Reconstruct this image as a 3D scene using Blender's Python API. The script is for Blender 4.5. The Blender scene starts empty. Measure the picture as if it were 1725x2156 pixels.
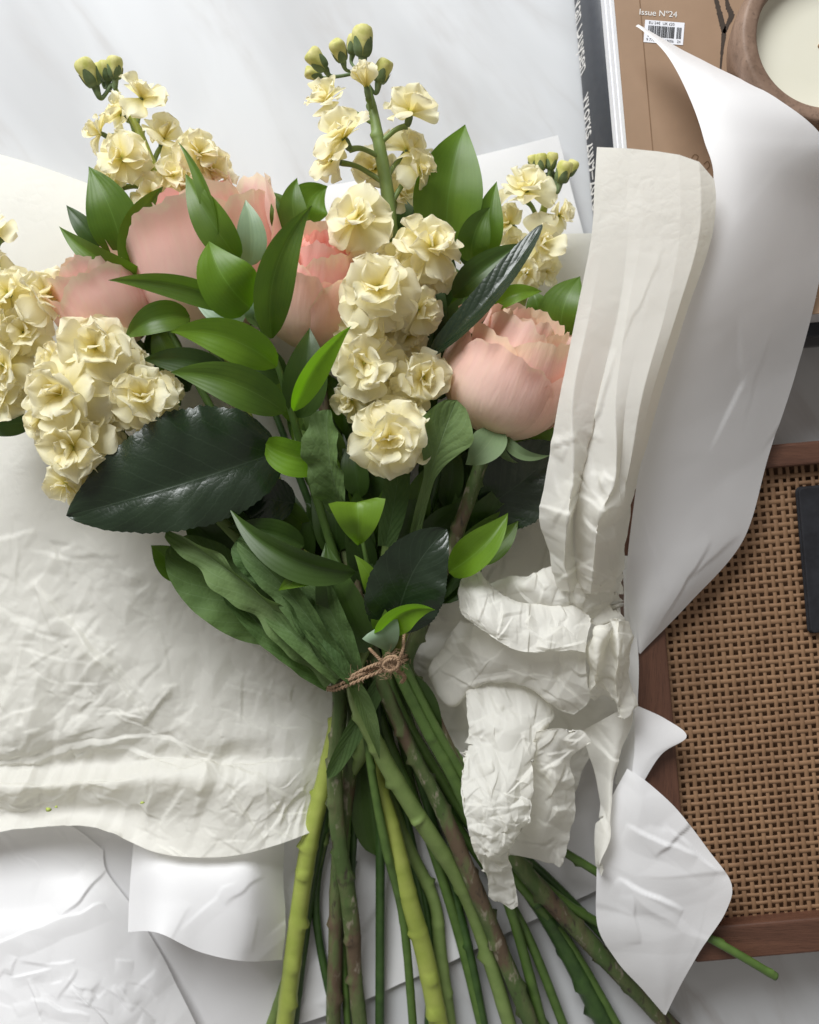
import bpy, math, random
import numpy as np
from mathutils import Vector, Matrix, noise

# ------------------------------------------------------------------ camera, world, lamps, exposure
SC = bpy.context.scene
COL = SC.collection
S = 0.00022          # metres per layout pixel on the table plane
H = 0.36             # camera height above the table
CX, CY = 862.5, 1078.0
R_ = math.radians

cam_d = bpy.data.cameras.new('camera'); cam = bpy.data.objects.new('camera', cam_d); COL.objects.link(cam)
cam.location = (0, 0, H); cam.rotation_euler = (0, 0, 0)
cam_d.sensor_fit = 'VERTICAL'; cam_d.sensor_height = 24.0
cam_d.lens = 24.0 * H / (2156 * S)
cam_d.clip_start = 0.005; cam_d.clip_end = 50
cam_d.dof.use_dof = True; cam_d.dof.focus_distance = 0.295
cam_d.dof.aperture_fstop = cam_d.lens / 1000 / 0.0030
SC.camera = cam

W = bpy.data.worlds.new('World'); SC.world = W; W.use_nodes = True
bg = W.node_tree.nodes['Background']
bg.inputs['Color'].default_value = (1.0, 0.945, 0.875, 1); bg.inputs['Strength'].default_value = 0.22

def area(name, loc, target, sx, sy, watts, col):
    l = bpy.data.lights.new(name, 'AREA'); l.shape = 'RECTANGLE'; l.size = sx; l.size_y = sy
    l.energy = watts; l.color = col
    o = bpy.data.objects.new(name, l); COL.objects.link(o); o.location = loc
    o.rotation_euler = (Vector(target) - Vector(loc)).to_track_quat('-Z', 'Y').to_euler()
    return o
area('window_light', (-0.50, 0.98, 0.86), (0.0, -0.08, 0.03), 0.90, 0.65, 23.0, (0.97, 0.99, 1.0))

SC.view_settings.view_transform = 'Standard'; SC.view_settings.look = 'None'
SC.view_settings.exposure = 0.25; SC.view_settings.gamma = 1.0
SC.render.engine = 'CYCLES'
SC.cycles.max_bounces = 8; SC.cycles.diffuse_bounces = 5; SC.cycles.transmission_bounces = 6

# ------------------------------------------------------------------ helpers
def P(x, y, zmm):
    """layout pixel + height in mm -> world point"""
    k = S * (1 - zmm * 0.001 / H)
    return Vector(((x - CX) * k, -(y - CY) * k, zmm * 0.001))

def Pa(a):
    a = np.asarray(a, float); k = S * (1 - a[..., 2] * 0.001 / H)
    return np.stack([(a[..., 0] - CX) * k, -(a[..., 1] - CY) * k, a[..., 2] * 0.001], -1)

def thing(name, label, cat, loc, group=None):
    o = bpy.data.objects.new(name, None); COL.objects.link(o); o.location = loc
    o.empty_display_size = 0.01
    o['label'] = label; o['category'] = cat
    if group: o['group'] = group
    return o

def obj(name, verts, faces, mat, parent=None, uvs=None, smooth=True, base=None, label=None):
    """one mesh object; verts are world coordinates, re-based on the parent"""
    me = bpy.data.meshes.new(name)
    if base is None:
        base = Vector((0, 0, 0))
        p = parent
        while p is not None:
            base = base + p.location; p = p.parent
    v = np.asarray(verts, float) - np.array(base)
    me.from_pydata(v.tolist(), [], faces)
    if uvs is not None:
        lay = me.uv_layers.new(name='UVMap')
        li = np.empty(len(me.loops), dtype=np.int32); me.loops.foreach_get('vertex_index', li)
        lay.data.foreach_set('uv', np.asarray(uvs, np.float32)[li].ravel())
    if smooth: me.polygons.foreach_set('use_smooth', [True] * len(me.polygons))
    me.materials.append(mat); me.update()
    o = bpy.data.objects.new(name, me); COL.objects.link(o)
    if parent is not None: o.parent = parent
    else: o.location = base
    if label: o['label'] = label
    return o

def grid_faces(nu, nv, wrap=False):
    f = []
    for i in range(nu - 1):
        for j in range(nv if wrap else nv - 1):
            k = (j + 1) % nv
            f.append((i * nv + j, i * nv + k, (i + 1) * nv + k, (i + 1) * nv + j))
    return f

def catmull(pts, n):
    p = np.asarray(pts, float); m = len(p)
    t = np.linspace(0, m - 1, n); i = np.minimum(t.astype(int), m - 2); f = (t - i)[:, None]
    g = lambda k: p[np.clip(k, 0, m - 1)].reshape(n, -1)
    p0, p1, p2, p3 = g(i - 1), g(i), g(i + 1), g(i + 2)
    r = 0.5 * (2 * p1 + (p2 - p0) * f + (2 * p0 - 5 * p1 + 4 * p2 - p3) * f**2 + (3 * p1 - p0 - 3 * p2 + p3) * f**3)
    return r.reshape((n,) + p.shape[1:])

def tube_data(pts, rad, seg=10, n=None, knob=0.0, seed=0, cap=True, wob=0.03):
    """pts: world points; rad: radii in metres; returns verts, faces"""
    n = n or max(8, len(pts) * 8)
    c = catmull(pts, n); r = catmull(np.asarray(rad, float)[:, None], n)[:, 0]
    T = np.gradient(c, axis=0); T /= np.linalg.norm(T, axis=1)[:, None] + 1e-12
    up = np.array([0, 0, 1.0]); rnd = random.Random(seed)
    A = np.cross(T, up); bad = np.linalg.norm(A, axis=1) < 1e-3; A[bad] = (1, 0, 0)
    A /= np.linalg.norm(A, axis=1)[:, None]; B = np.cross(A, T)
    L = np.concatenate([[0], np.cumsum(np.linalg.norm(np.diff(c, axis=0), axis=1))])
    bump = np.ones(n); nub = []
    if knob > 0:
        x = 0.006 + rnd.random() * 0.01
        while x < L[-1]:
            bump += knob * np.exp(-((L - x) / 0.0011) ** 2); nub.append((x, rnd.random() * 6.28)); x += 0.011 + rnd.random() * 0.013
    v = []
    for i in range(n):
        for j in range(seg):
            a = 2 * math.pi * j / seg
            w = 1 + wob * math.sin(3 * a + seed) + wob * noise.noise(Vector((L[i] * 90, seed * 3.1, a)))
            k = bump[i]
            for (x, an) in nub:
                if abs(L[i] - x) < 0.003:
                    k += 0.55 * math.exp(-((L[i] - x) / 0.0011) ** 2) * max(0, math.cos(a - an)) ** 6
            v.append(c[i] + r[i] * w * k * (math.cos(a) * A[i] + math.sin(a) * B[i]))
    f = grid_faces(n, seg, True)
    if cap:
        f.append(tuple(range(seg))[::-1]); f.append(tuple(range((n - 1) * seg, n * seg)))
    return v, f

def stem(name, pts, mat, parent, knob=0.0, seed=0, seg=10, label=None, n=None, wob=0.03):
    """pts: (px, py, zmm, radius_px)"""
    w = [P(*p[:3]) for p in pts]; r = [p[3] * S * (1 - p[2] * 0.001 / H) for p in pts]
    v, f = tube_data(w, r, seg, n or (len(pts) * 16 if knob else None), knob, seed, wob=wob)
    return obj(name, v, f, mat, parent, label=label)

def box(x0, x1, y0, y1, z0, z1, M=None, bev=0.0):
    v = [(x, y, z) for z in (z0, z1) for (x, y) in ((x0, y0), (x1, y0), (x1, y1), (x0, y1))]
    f = [(3, 2, 1, 0), (4, 5, 6, 7), (0, 1, 5, 4), (1, 2, 6, 5), (2, 3, 7, 6), (3, 0, 4, 7)]
    if M is not None: v = [M @ Vector(p) for p in v]
    return v, f

def bevel(o, w, seg=2):
    m = o.modifiers.new('bevel', 'BEVEL'); m.width = w; m.segments = seg; m.limit_method = 'ANGLE'; m.angle_limit = R_(40)

# ---- noise for paper
def _hash(i, j, s):
    h = (i * 374761393 + j * 668265263 + s * 974634533) & 0xFFFFFFFF
    h = ((h ^ (h >> 13)) * 1274126177) & 0xFFFFFFFF
    return ((h ^ (h >> 16)) & 0xFFFF) / 32767.5 - 1
def tri(x, y, s):
    F = 0.3660254; k = (x + y) * F; a = x + k; b = y + k
    ia = np.floor(a).astype(np.int64); ib = np.floor(b).astype(np.int64); fa = a - ia; fb = b - ib
    g = fa > fb
    v0 = _hash(ia, ib, s); v2 = _hash(ia + 1, ib + 1, s)
    v1 = np.where(g, _hash(ia + 1, ib, s), _hash(ia, ib + 1, s))
    hi = np.maximum(fa, fb); lo = np.minimum(fa, fb)
    return v0 * (1 - hi) + v1 * (hi - lo) + v2 * lo
def vno(x, y, s):
    ia = np.floor(x).astype(np.int64); ib = np.floor(y).astype(np.int64); fx = x - ia; fy = y - ib
    fx = fx * fx * (3 - 2 * fx); fy = fy * fy * (3 - 2 * fy)
    return (_hash(ia, ib, s) * (1 - fx) + _hash(ia + 1, ib, s) * fx) * (1 - fy) + (_hash(ia, ib + 1, s) * (1 - fx) + _hash(ia + 1, ib + 1, s) * fx) * fy
from mathutils.geometry import delaunay_2d_cdt
def facets(x, y, L, seed, stretch=1.6):
    """sharp-creased facets: random points with random heights, linear over their Delaunay triangles"""
    rd = np.random.RandomState(seed)
    an = seed * 1.3; c, s_ = math.cos(an), math.sin(an)
    X = (x * c - y * s_) / (L * stretch); Y = (x * s_ + y * c) / L
    w = 0.22
    X, Y = X + w * vno(X * 0.9, Y * 0.9, seed + 3), Y + w * vno(X * 0.9 + 5, Y * 0.9, seed + 4)
    x0, x1, y0, y1 = X.min() - 2, X.max() + 2, Y.min() - 2, Y.max() + 2
    n = int((x1 - x0) * (y1 - y0) * 1.15) + 8
    pts = np.stack([rd.uniform(x0, x1, n), rd.uniform(y0, y1, n)], 1)
    r = delaunay_2d_cdt([Vector(p) for p in np.concatenate([pts, [(x0 - 9, y0 - 9), (x1 + 9, y0 - 9), (x1 + 9, y1 + 9), (x0 - 9, y1 + 9)]])], [], [], 0, 1e-6)
    P2 = np.array([tuple(v) for v in r[0]]); h = rd.uniform(-1, 1, len(P2))
    out = np.zeros_like(X); fx, fy = X.ravel(), Y.ravel(); of = out.ravel()
    order = np.argsort(fx); sx = fx[order]
    for t in r[2]:
        a, b, d = P2[list(t)]
        den = (b[1] - d[1]) * (a[0] - d[0]) + (d[0] - b[0]) * (a[1] - d[1])
        if abs(den) < 1e-9: continue
        lo = np.searchsorted(sx, min(a[0], b[0], d[0])); hi = np.searchsorted(sx, max(a[0], b[0], d[0]), 'right')
        if hi <= lo: continue
        ix = order[lo:hi]; px, py = fx[ix], fy[ix]
        l0 = ((b[1] - d[1]) * (px - d[0]) + (d[0] - b[0]) * (py - d[1])) / den
        l1 = ((d[1] - a[1]) * (px - d[0]) + (a[0] - d[0]) * (py - d[1])) / den
        l2 = 1 - l0 - l1; m = (l0 >= 0) & (l1 >= 0) & (l2 >= 0)
        of[ix[m]] = l0[m] * h[t[0]] + l1[m] * h[t[1]] + l2[m] * h[t[2]]
    return of.reshape(X.shape)
def crumple(x, y, seed, octs):
    """x, y in mm; octs: (wavelength mm, amplitude mm)"""
    out = np.zeros_like(x)
    for k, (L, A) in enumerate(octs):
        m = 1.0 if k == 0 else np.clip(0.62 + 1.1 * vno(x / 30 + 3 + k, y / 30 + 8, seed + 71), 0.06, 1.5)
        out += A * m * facets(x, y, L, seed * 17 + k * 5 + 1)
    return out

def sheet(name, grid, mat, parent, nu=120, nv=120, octs=(), seed=1, amp=None, rag=0.0, label=None, zfun=None, linear=False, lift=0.0, creases=()):
    """paper from a control grid of (px, py, zmm), upsampled and creased in real relief"""
    g = np.asarray(grid, float)
    g = catmull(g, nu)
    if linear:
        q = np.linspace(0, g.shape[1] - 1, nv); i = np.minimum(q.astype(int), g.shape[1] - 2); f = (q - i)[None, :, None]
        f = np.clip(f * 1.0, 0, 1); g = g[:, i] * (1 - f) + g[:, i + 1] * f
    else: g = np.swapaxes(catmull(np.swapaxes(g, 0, 1), nv), 0, 1)
    if zfun is not None: g[..., 2] += zfun(g[..., 0], g[..., 1])
    if rag:
        x, y = g[..., 0], g[..., 1]
        e = np.zeros(g.shape[:2]); e[:3, :] = 1; e[-3:, :] = 1; e[:, :3] = 1; e[:, -3:] = 1
        g[..., 0] += rag * e * (vno(x * 0.02, y * 0.02, 5) + 0.5 * tri(x * 0.06, y * 0.06, 6))
        g[..., 1] += rag * e * (vno(x * 0.02 + 7, y * 0.02, 15) + 0.5 * tri(x * 0.06, y * 0.06 + 3, 16))
    p = Pa(g)
    du = np.gradient(p, axis=0); dv = np.gradient(p, axis=1)
    n = np.cross(du, dv); n /= np.linalg.norm(n, axis=-1)[..., None] + 1e-12
    n[n[..., 2] < 0] *= -1
    n = n + np.array([0, 0, lift]); n /= np.linalg.norm(n, axis=-1)[..., None]
    lu = np.concatenate([np.zeros((1, nv)), np.cumsum(np.linalg.norm(np.diff(p, axis=0), axis=-1), 0)], 0) * 1000
    lv = np.concatenate([np.zeros((nu, 1)), np.cumsum(np.linalg.norm(np.diff(p, axis=1), axis=-1), 1)], 1) * 1000
    if octs:
        d = crumple(p[..., 0] * 1000 + seed * 7.7, p[..., 1] * 1000 + 0.6 * p[..., 2] * 1000, seed, octs)
        if amp is not None: d = d * amp(g[..., 0], g[..., 1])
        for (ax, ay, bx, by, hh, wd) in creases:
            X, Y = g[..., 0] + 5 * vno(g[..., 0] * 0.03, g[..., 1] * 0.03, 91), g[..., 1] + 5 * vno(g[..., 0] * 0.03, g[..., 1] * 0.03, 92)
            L = math.hypot(bx - ax, by - ay); t = ((X - ax) * (bx - ax) + (Y - ay) * (by - ay)) / L ** 2; q = ((X - ax) * (by - ay) - (Y - ay) * (bx - ax)) / L
            d = d + hh * np.clip(1 - np.where(q > 0, q / (wd * 0.6), -q / (wd * 4.5)), 0, 1) * np.clip(4 * t * (1 - t), 0, 1) ** 0.7
        p = p + n * (d * 0.001)[..., None]
        p[..., 2] = np.maximum(p[..., 2], 0.0006)
    uv = np.stack([lu, lv], -1).reshape(-1, 2) * 0.01
    return obj(name, p.reshape(-1, 3), grid_faces(nu, nv), mat, parent, uvs=uv, label=label)

def rand_creases(n, seed, box_, lmin, lmax, hmin, hmax, ang=None):
    rd = random.Random(seed); out = []
    for k in range(n):
        x, y = rd.uniform(box_[0], box_[2]), rd.uniform(box_[1], box_[3]); L = rd.uniform(lmin, lmax)
        a = rd.uniform(0, 6.28) if ang is None or rd.random() < 0.35 else math.radians(ang + rd.gauss(0, 22))
        out.append((x, y, x + L * math.cos(a), y + L * math.sin(a), rd.uniform(hmin, hmax) * rd.choice((1, 1, -0.7)), rd.uniform(4, 12)))
    return out
def lr(Ls, Rs, mids=((0.5, 0),), ):
    """control grid from left/right edge points, with z offsets at inner columns"""
    rows = []
    for a, b in zip(Ls, Rs):
        a = np.array(a, float); b = np.array(b, float)
        rows.append([a] + [a * (1 - t) + b * t + np.array([0, 0, dz * min(1, math.hypot(*(b - a)[:2]) / 130)]) for t, dz in mids] + [b])
    return rows

# ------------------------------------------------------------------ materials
def mat(name):
    m = bpy.data.materials.new(name); m.use_nodes = True
    nt = m.node_tree; b = nt.nodes['Principled BSDF']
    return m, nt, b
def N(nt, t, **kw):
    n = nt.nodes.new(t)
    for k, v in kw.items():
        if hasattr(n, k): setattr(n, k, v)
        else: n.inputs[k].default_value = v
    return n
def ramp(nt, fac, stops):
    r = nt.nodes.new('ShaderNodeValToRGB'); e = r.color_ramp.elements
    e[0].position, e[0].color = stops[0][0], (*stops[0][1], 1)
    e[1].position, e[1].color = stops[-1][0], (*stops[-1][1], 1)
    for p, c in stops[1:-1]:
        x = e.new(p); x.color = (*c, 1)
    nt.links.new(fac, r.inputs[0]); return r.outputs[0]
def noise_fac(nt, scale, detail=4, rough=0.55, coord='Object', dist=0.0, vec=None):
    n = N(nt, 'ShaderNodeTexNoise'); n.inputs['Scale'].default_value = scale; n.inputs['Detail'].default_value = detail
    n.inputs['Roughness'].default_value = rough; n.inputs['Distortion'].default_value = dist
    if vec is None:
        tc = N(nt, 'ShaderNodeTexCoord'); vec = tc.outputs[coord]
    nt.links.new(vec, n.inputs['Vector']); return n.outputs['Fac']
def mth(nt, op, a, b=None, clamp=False):
    n = nt.nodes.new('ShaderNodeMath'); n.operation = op; n.use_clamp = clamp
    for i, x in enumerate((a, b)):
        if x is None: continue
        if isinstance(x, (int, float)): n.inputs[i].default_value = x
        else: nt.links.new(x, n.inputs[i])
    return n.outputs[0]
def mixc(nt, f, a, b, mode='MIX'):
    n = nt.nodes.new('ShaderNodeMix'); n.data_type = 'RGBA'; n.blend_type = mode
    for s, x in ((n.inputs[0], f), (n.inputs[6], a), (n.inputs[7], b)):
        if isinstance(x, (int, float)): s.default_value = x
        elif isinstance(x, tuple): s.default_value = (*x, 1)
        else: nt.links.new(x, s)
    return n.outputs[2]
def bump(nt, b, h, strength=0.3, dist=0.001):
    n = nt.nodes.new('ShaderNodeBump'); n.inputs['Strength'].default_value = strength; n.inputs['Distance'].default_value = dist
    nt.links.new(h, n.inputs['Height']); nt.links.new(n.outputs[0], b.inputs['Normal']); return n.outputs[0]
def translucent(nt, b, col, amount, tint=None):
    t = nt.nodes.new('ShaderNodeBsdfTranslucent'); mx = nt.nodes.new('ShaderNodeMixShader')
    mx.inputs[0].default_value = amount
    if isinstance(col, tuple): t.inputs['Color'].default_value = (*col, 1)
    else: nt.links.new(col, t.inputs['Color'])
    out = nt.nodes['Material Output']
    nt.links.new(b.outputs[0], mx.inputs[1]); nt.links.new(t.outputs[0], mx.inputs[2]); nt.links.new(mx.outputs[0], out.inputs[0])

def simple(name, col, rough=0.6, col2=None, scale=200, bmp=0.0, spec=0.5, trans=0.0):
    m, nt, b = mat(name); b.inputs['Roughness'].default_value = rough; b.inputs['Specular IOR Level'].default_value = spec
    f = noise_fac(nt, scale)
    c = ramp(nt, f, [(0.3, col), (0.7, col2 or tuple(x * 0.8 for x in col))])
    nt.links.new(c, b.inputs['Base Color'])
    if bmp: bump(nt, b, f, bmp, 0.0006)
    if trans: translucent(nt, b, c, trans)
    return m

def leaf_mat(name, c1, c2, rib, rough=0.44, trans=0.25, tcol=None, veins='parallel', bmp=0.05, spec=0.5, back=None):
    m, nt, b = mat(name); b.inputs['Roughness'].default_value = rough; b.inputs['Specular IOR Level'].default_value = spec
    tc = N(nt, 'ShaderNodeTexCoord'); sx = N(nt, 'ShaderNodeSeparateXYZ'); nt.links.new(tc.outputs['UV'], sx.inputs[0])
    u, v = sx.outputs[0], sx.outputs[1]
    av = mth(nt, 'ABSOLUTE', v)
    f = noise_fac(nt, 60, 3)
    oi = N(nt, 'ShaderNodeObjectInfo')
    f2 = mth(nt, 'ADD', mth(nt, 'MULTIPLY', f, 0.7), mth(nt, 'MULTIPLY', oi.outputs['Random'], 0.35))
    c = ramp(nt, f2, [(0.3, c1), (0.75, c2)])
    mid = mth(nt, 'SUBTRACT', 1.0, mth(nt, 'MULTIPLY', av, 26 if veins != 'pinnate' else 34), True)
    c = mixc(nt, mth(nt, 'MULTIPLY', mid, 0.55), c, rib)
    if veins == 'parallel':
        w = mth(nt, 'SINE', mth(nt, 'MULTIPLY', v, 24.0))
        h = mth(nt, 'MULTIPLY', w, 0.5)
        c = mixc(nt, mth(nt, 'MULTIPLY', mth(nt, 'POWER', mth(nt, 'ABSOLUTE', w), 6.0), 0.07), c, rib)
        hh = mth(nt, 'ADD', h, mth(nt, 'MULTIPLY', mid, -2.0))
    else:
        k = mth(nt, 'SUBTRACT', mth(nt, 'MULTIPLY', u, 8.0), mth(nt, 'MULTIPLY', av, 2.6))
        k = mth(nt, 'ADD', k, mth(nt, 'MULTIPLY', f, 0.5))
        fr = mth(nt, 'FRACT', k)
        ve = mth(nt, 'SUBTRACT', 1.0, mth(nt, 'MULTIPLY', mth(nt, 'ABSOLUTE', mth(nt, 'SUBTRACT', fr, 0.5)), 22.0), True)
        vo = N(nt, 'ShaderNodeTexVoronoi'); vo.feature = 'DISTANCE_TO_EDGE'; vo.inputs['Scale'].default_value = 420
        nt.links.new(tc.outputs['Object'], vo.inputs['Vector'])
        c = mixc(nt, mth(nt, 'MULTIPLY', ve, 0.35), c, rib)
        pil = mth(nt, 'SINE', mth(nt, 'MULTIPLY', fr, 3.1416))
        hh = mth(nt, 'ADD', mth(nt, 'MULTIPLY', pil, 0.7), mth(nt, 'MULTIPLY', mid, -1.0))
        hh = mth(nt, 'ADD', hh, mth(nt, 'MULTIPLY', mth(nt, 'MINIMUM', vo.outputs['Distance'], 0.25), 1.2))
    if back:
        ge = N(nt, 'ShaderNodeNewGeometry'); c = mixc(nt, ge.outputs['Backfacing'], c, back)
    nt.links.new(c, b.inputs['Base Color'])
    bump(nt, b, hh, bmp, 0.0006)
    if trans: translucent(nt, b, mixc(nt, 1.0, c, tcol or (1.6, 2.0, 0.6), 'MULTIPLY'), trans)
    return m

M = {}
PB = (0.21, 0.30, 0.20)
M['ruscus'] = leaf_mat('ruscus_leaf', (0.060, 0.120, 0.010), (0.105, 0.185, 0.016), (0.14, 0.25, 0.05), back=PB)
M['ruscus_bright'] = leaf_mat('ruscus_leaf_bright', (0.105, 0.205, 0.010), (0.155, 0.275, 0.016), (0.2, 0.36, 0.06), trans=0.32)
M['ruscus_lime'] = leaf_mat('ruscus_leaf_lime', (0.14, 0.29, 0.010), (0.20, 0.37, 0.018), (0.25, 0.42, 0.06), trans=0.35)
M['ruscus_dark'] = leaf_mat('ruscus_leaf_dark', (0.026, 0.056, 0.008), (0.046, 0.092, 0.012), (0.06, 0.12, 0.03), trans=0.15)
M['ruscus_pale'] = leaf_mat('ruscus_leaf_underside', (0.21, 0.31, 0.20), (0.27, 0.37, 0.25), (0.3, 0.42, 0.26), rough=0.42, trans=0.2)
M['rose_leaf'] = leaf_mat('rose_leaf', (0.010, 0.021, 0.010), (0.019, 0.035, 0.016), (0.040, 0.062, 0.036), rough=0.27, trans=0.04, veins='pinnate', bmp=0.18, spec=0.55)
M['stock_leaf'] = leaf_mat('stock_leaf', (0.055, 0.105, 0.030), (0.095, 0.155, 0.050), (0.16, 0.24, 0.12), rough=0.7, trans=0.15, veins='pinnate', bmp=0.35, spec=0.25)
M['stock_leaf_light'] = leaf_mat('stock_leaf_light', (0.092, 0.155, 0.050), (0.14, 0.205, 0.075), (0.2, 0.28, 0.15), rough=0.7, trans=0.15, veins='pinnate', bmp=0.35, spec=0.25)
M['sepal'] = leaf_mat('sepal_leaf', (0.13, 0.19, 0.09), (0.18, 0.25, 0.13), (0.24, 0.3, 0.17), rough=0.65, trans=0.15, spec=0.3)
M['sepal_dark'] = simple('stock_sepal', (0.10, 0.15, 0.06), 0.7, (0.17, 0.22, 0.11), 400, 0.2, 0.3)
M['green_stem'] = simple('green_stem', (0.060, 0.115, 0.022), 0.45, (0.095, 0.165, 0.035), 160, 0.15)
M['dark_stem'] = simple('dark_green_stem', (0.022, 0.055, 0.012), 0.42, (0.045, 0.095, 0.02), 160, 0.15)
M['stock_stem'] = simple('stock_stem', (0.16, 0.235, 0.065), 0.5, (0.21, 0.29, 0.09), 140, 0.15, trans=0.1)
M['pale_stem'] = simple('pale_stem', (0.30, 0.37, 0.065), 0.42, (0.385, 0.44, 0.10), 110, 0.2, trans=0.1)
M['bud'] = simple('bud_petal', (0.52, 0.54, 0.12), 0.55, (0.82, 0.76, 0.36), 250, 0.5, 0.3, 0.25)

def woody():
    m, nt, b = mat('woody_stem'); b.inputs['Roughness'].default_value = 0.65
    tc = N(nt, 'ShaderNodeTexCoord'); mp = N(nt, 'ShaderNodeMapping'); mp.inputs['Scale'].default_value = (1, 0.35, 1)
    nt.links.new(tc.outputs['Object'], mp.inputs[0])
    f1 = noise_fac(nt, 190, 6, 0.65, vec=mp.outputs[0]); f2 = noise_fac(nt, 70, 4, 0.6, vec=mp.outputs[0])
    c = ramp(nt, f2, [(0.38, (0.062, 0.105, 0.026)), (0.50, (0.10, 0.125, 0.045)), (0.58, (0.11, 0.075, 0.045))])
    c = mixc(nt, ramp(nt, f1, [(0.58, (0, 0, 0)), (0.66, (0.8, 0.8, 0.8))]), c, (0.30, 0.26, 0.20))
    c = mixc(nt, ramp(nt, f1, [(0.33, (1, 1, 1)), (0.42, (0, 0, 0))]), c, (0.04, 0.03, 0.02))
    nt.links.new(c, b.inputs['Base Color']); bump(nt, b, f1, 0.7, 0.0008); return m
M['woody'] = woody()

def petal_mat(name, stops, trans, rough=0.5, bmp=0.25, vein=60.0, streak=0.7):
    m, nt, b = mat(name); b.inputs['Roughness'].default_value = rough; b.inputs['Specular IOR Level'].default_value = 0.25
    tc = N(nt, 'ShaderNodeTexCoord'); sx = N(nt, 'ShaderNodeSeparateXYZ'); nt.links.new(tc.outputs['UV'], sx.inputs[0])
    f = noise_fac(nt, 130, 4)
    oi = N(nt, 'ShaderNodeObjectInfo')
    u = mth(nt, 'ADD', sx.outputs[0], mth(nt, 'MULTIPLY', mth(nt, 'SUBTRACT', f, 0.5), 0.35))
    u = mth(nt, 'ADD', u, mth(nt, 'MULTIPLY', mth(nt, 'SUBTRACT', oi.outputs['Random'], 0.5), 0.16))
    c = ramp(nt, u, stops)
    wv = N(nt, 'ShaderNodeTexNoise'); wv.inputs['Scale'].default_value = 1.0; wv.inputs['Detail'].default_value = 2
    mp = N(nt, 'ShaderNodeMapping'); mp.inputs['Scale'].default_value = (3.0, vein, 1); nt.links.new(tc.outputs['UV'], mp.inputs[0]); nt.links.new(mp.outputs[0], wv.inputs['Vector'])
    c = mixc(nt, mth(nt, 'MULTIPLY', mth(nt, 'SUBTRACT', wv.outputs['Fac'], 0.35, True), streak), c, stops[-1][1])
    nt.links.new(c, b.inputs['Base Color'])
    bump(nt, b, wv.outputs['Fac'], bmp, 0.0008)
    translucent(nt, b, mixc(nt, 1.0, c, (1.0, 0.95, 0.85), 'MULTIPLY'), trans)
    return m
M['cream'] = petal_mat('stock_petal', [(0.0, (0.66, 0.66, 0.10)), (0.16, (0.88, 0.80, 0.32)), (0.5, (0.955, 0.915, 0.62)), (1.0, (0.965, 0.94, 0.76))], 0.46, 0.55, 0.2, 14)
M['rose'] = petal_mat('rose_petal', [(0.0, (0.80, 0.74, 0.52)), (0.25, (0.94, 0.73, 0.64)), (0.50, (0.96, 0.67, 0.61)), (0.86, (0.96, 0.65, 0.60)), (0.97, (0.95, 0.82, 0.66))], 0.34, 0.48, 0.4, 9)
M['rose_inner'] = petal_mat('rose_petal_inner', [(0.0, (0.90, 0.46, 0.38)), (0.5, (0.95, 0.46, 0.43)), (1.0, (0.95, 0.55, 0.50))], 0.30, 0.48, 0.2, 9)
M['rose_peach'] = petal_mat('rose_petal_peach', [(0.0, (0.78, 0.74, 0.50)), (0.26, (0.93, 0.77, 0.62)), (0.5, (0.955, 0.70, 0.62)), (0.86, (0.955, 0.65, 0.58)), (0.97, (0.95, 0.76, 0.58))], 0.34, 0.48, 0.4, 9)

def paper_mat(name, col, rough, trans, tcol, fib=600, spec=0.4, bmp=0.08, wrinkle=0):
    m, nt, b = mat(name); b.inputs['Roughness'].default_value = rough; b.inputs['Specular IOR Level'].default_value = spec
    f = noise_fac(nt, fib, 5, 0.7); g = noise_fac(nt, 45, 3)
    c = mixc(nt, mth(nt, 'MULTIPLY', g, 0.35), col, tuple(x * 0.93 for x in col))
    nt.links.new(c, b.inputs['Base Color'])
    h = f
    if wrinkle:
        tc = N(nt, 'ShaderNodeTexCoord'); vs = []
        for sc in (150, 330):
            w_ = N(nt, 'ShaderNodeTexNoise'); w_.inputs['Scale'].default_value = sc * 0.5; nt.links.new(tc.outputs['Object'], w_.inputs['Vector'])
            va = N(nt, 'ShaderNodeVectorMath', operation='MULTIPLY_ADD'); nt.links.new(w_.outputs['Color'], va.inputs[0]); va.inputs[1].default_value = (0.9 / sc,) * 3; nt.links.new(tc.outputs['Object'], va.inputs[2])
            vo = N(nt, 'ShaderNodeTexVoronoi'); vo.feature = 'DISTANCE_TO_EDGE'; vo.inputs['Scale'].default_value = sc; nt.links.new(va.outputs[0], vo.inputs['Vector'])
            vs.append(mth(nt, 'MINIMUM', vo.outputs['Distance'], 0.22))
        msk = ramp(nt, noise_fac(nt, 28, 3), [(0.42, (0, 0, 0)), (0.62, (1, 1, 1))])
        h = mth(nt, 'ADD', mth(nt, 'MULTIPLY', mth(nt, 'ADD', vs[0], mth(nt, 'MULTIPLY', vs[1], 0.5)), mth(nt, 'MULTIPLY', msk, wrinkle)), mth(nt, 'MULTIPLY', f, 0.12))
    bump(nt, b, h, bmp, 0.0008); translucent(nt, b, tcol, trans); return m
M['tissue'] = paper_mat('tissue_paper', (0.915, 0.90, 0.85), 0.55, 0.42, (0.94, 0.92, 0.80), 500, 0.35, 0.22, 1.8)
M['wrap'] = paper_mat('white_wrapping_paper', (0.86, 0.855, 0.865), 0.55, 0.20, (0.82, 0.81, 0.81), 700, 0.3, 0.06)

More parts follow.
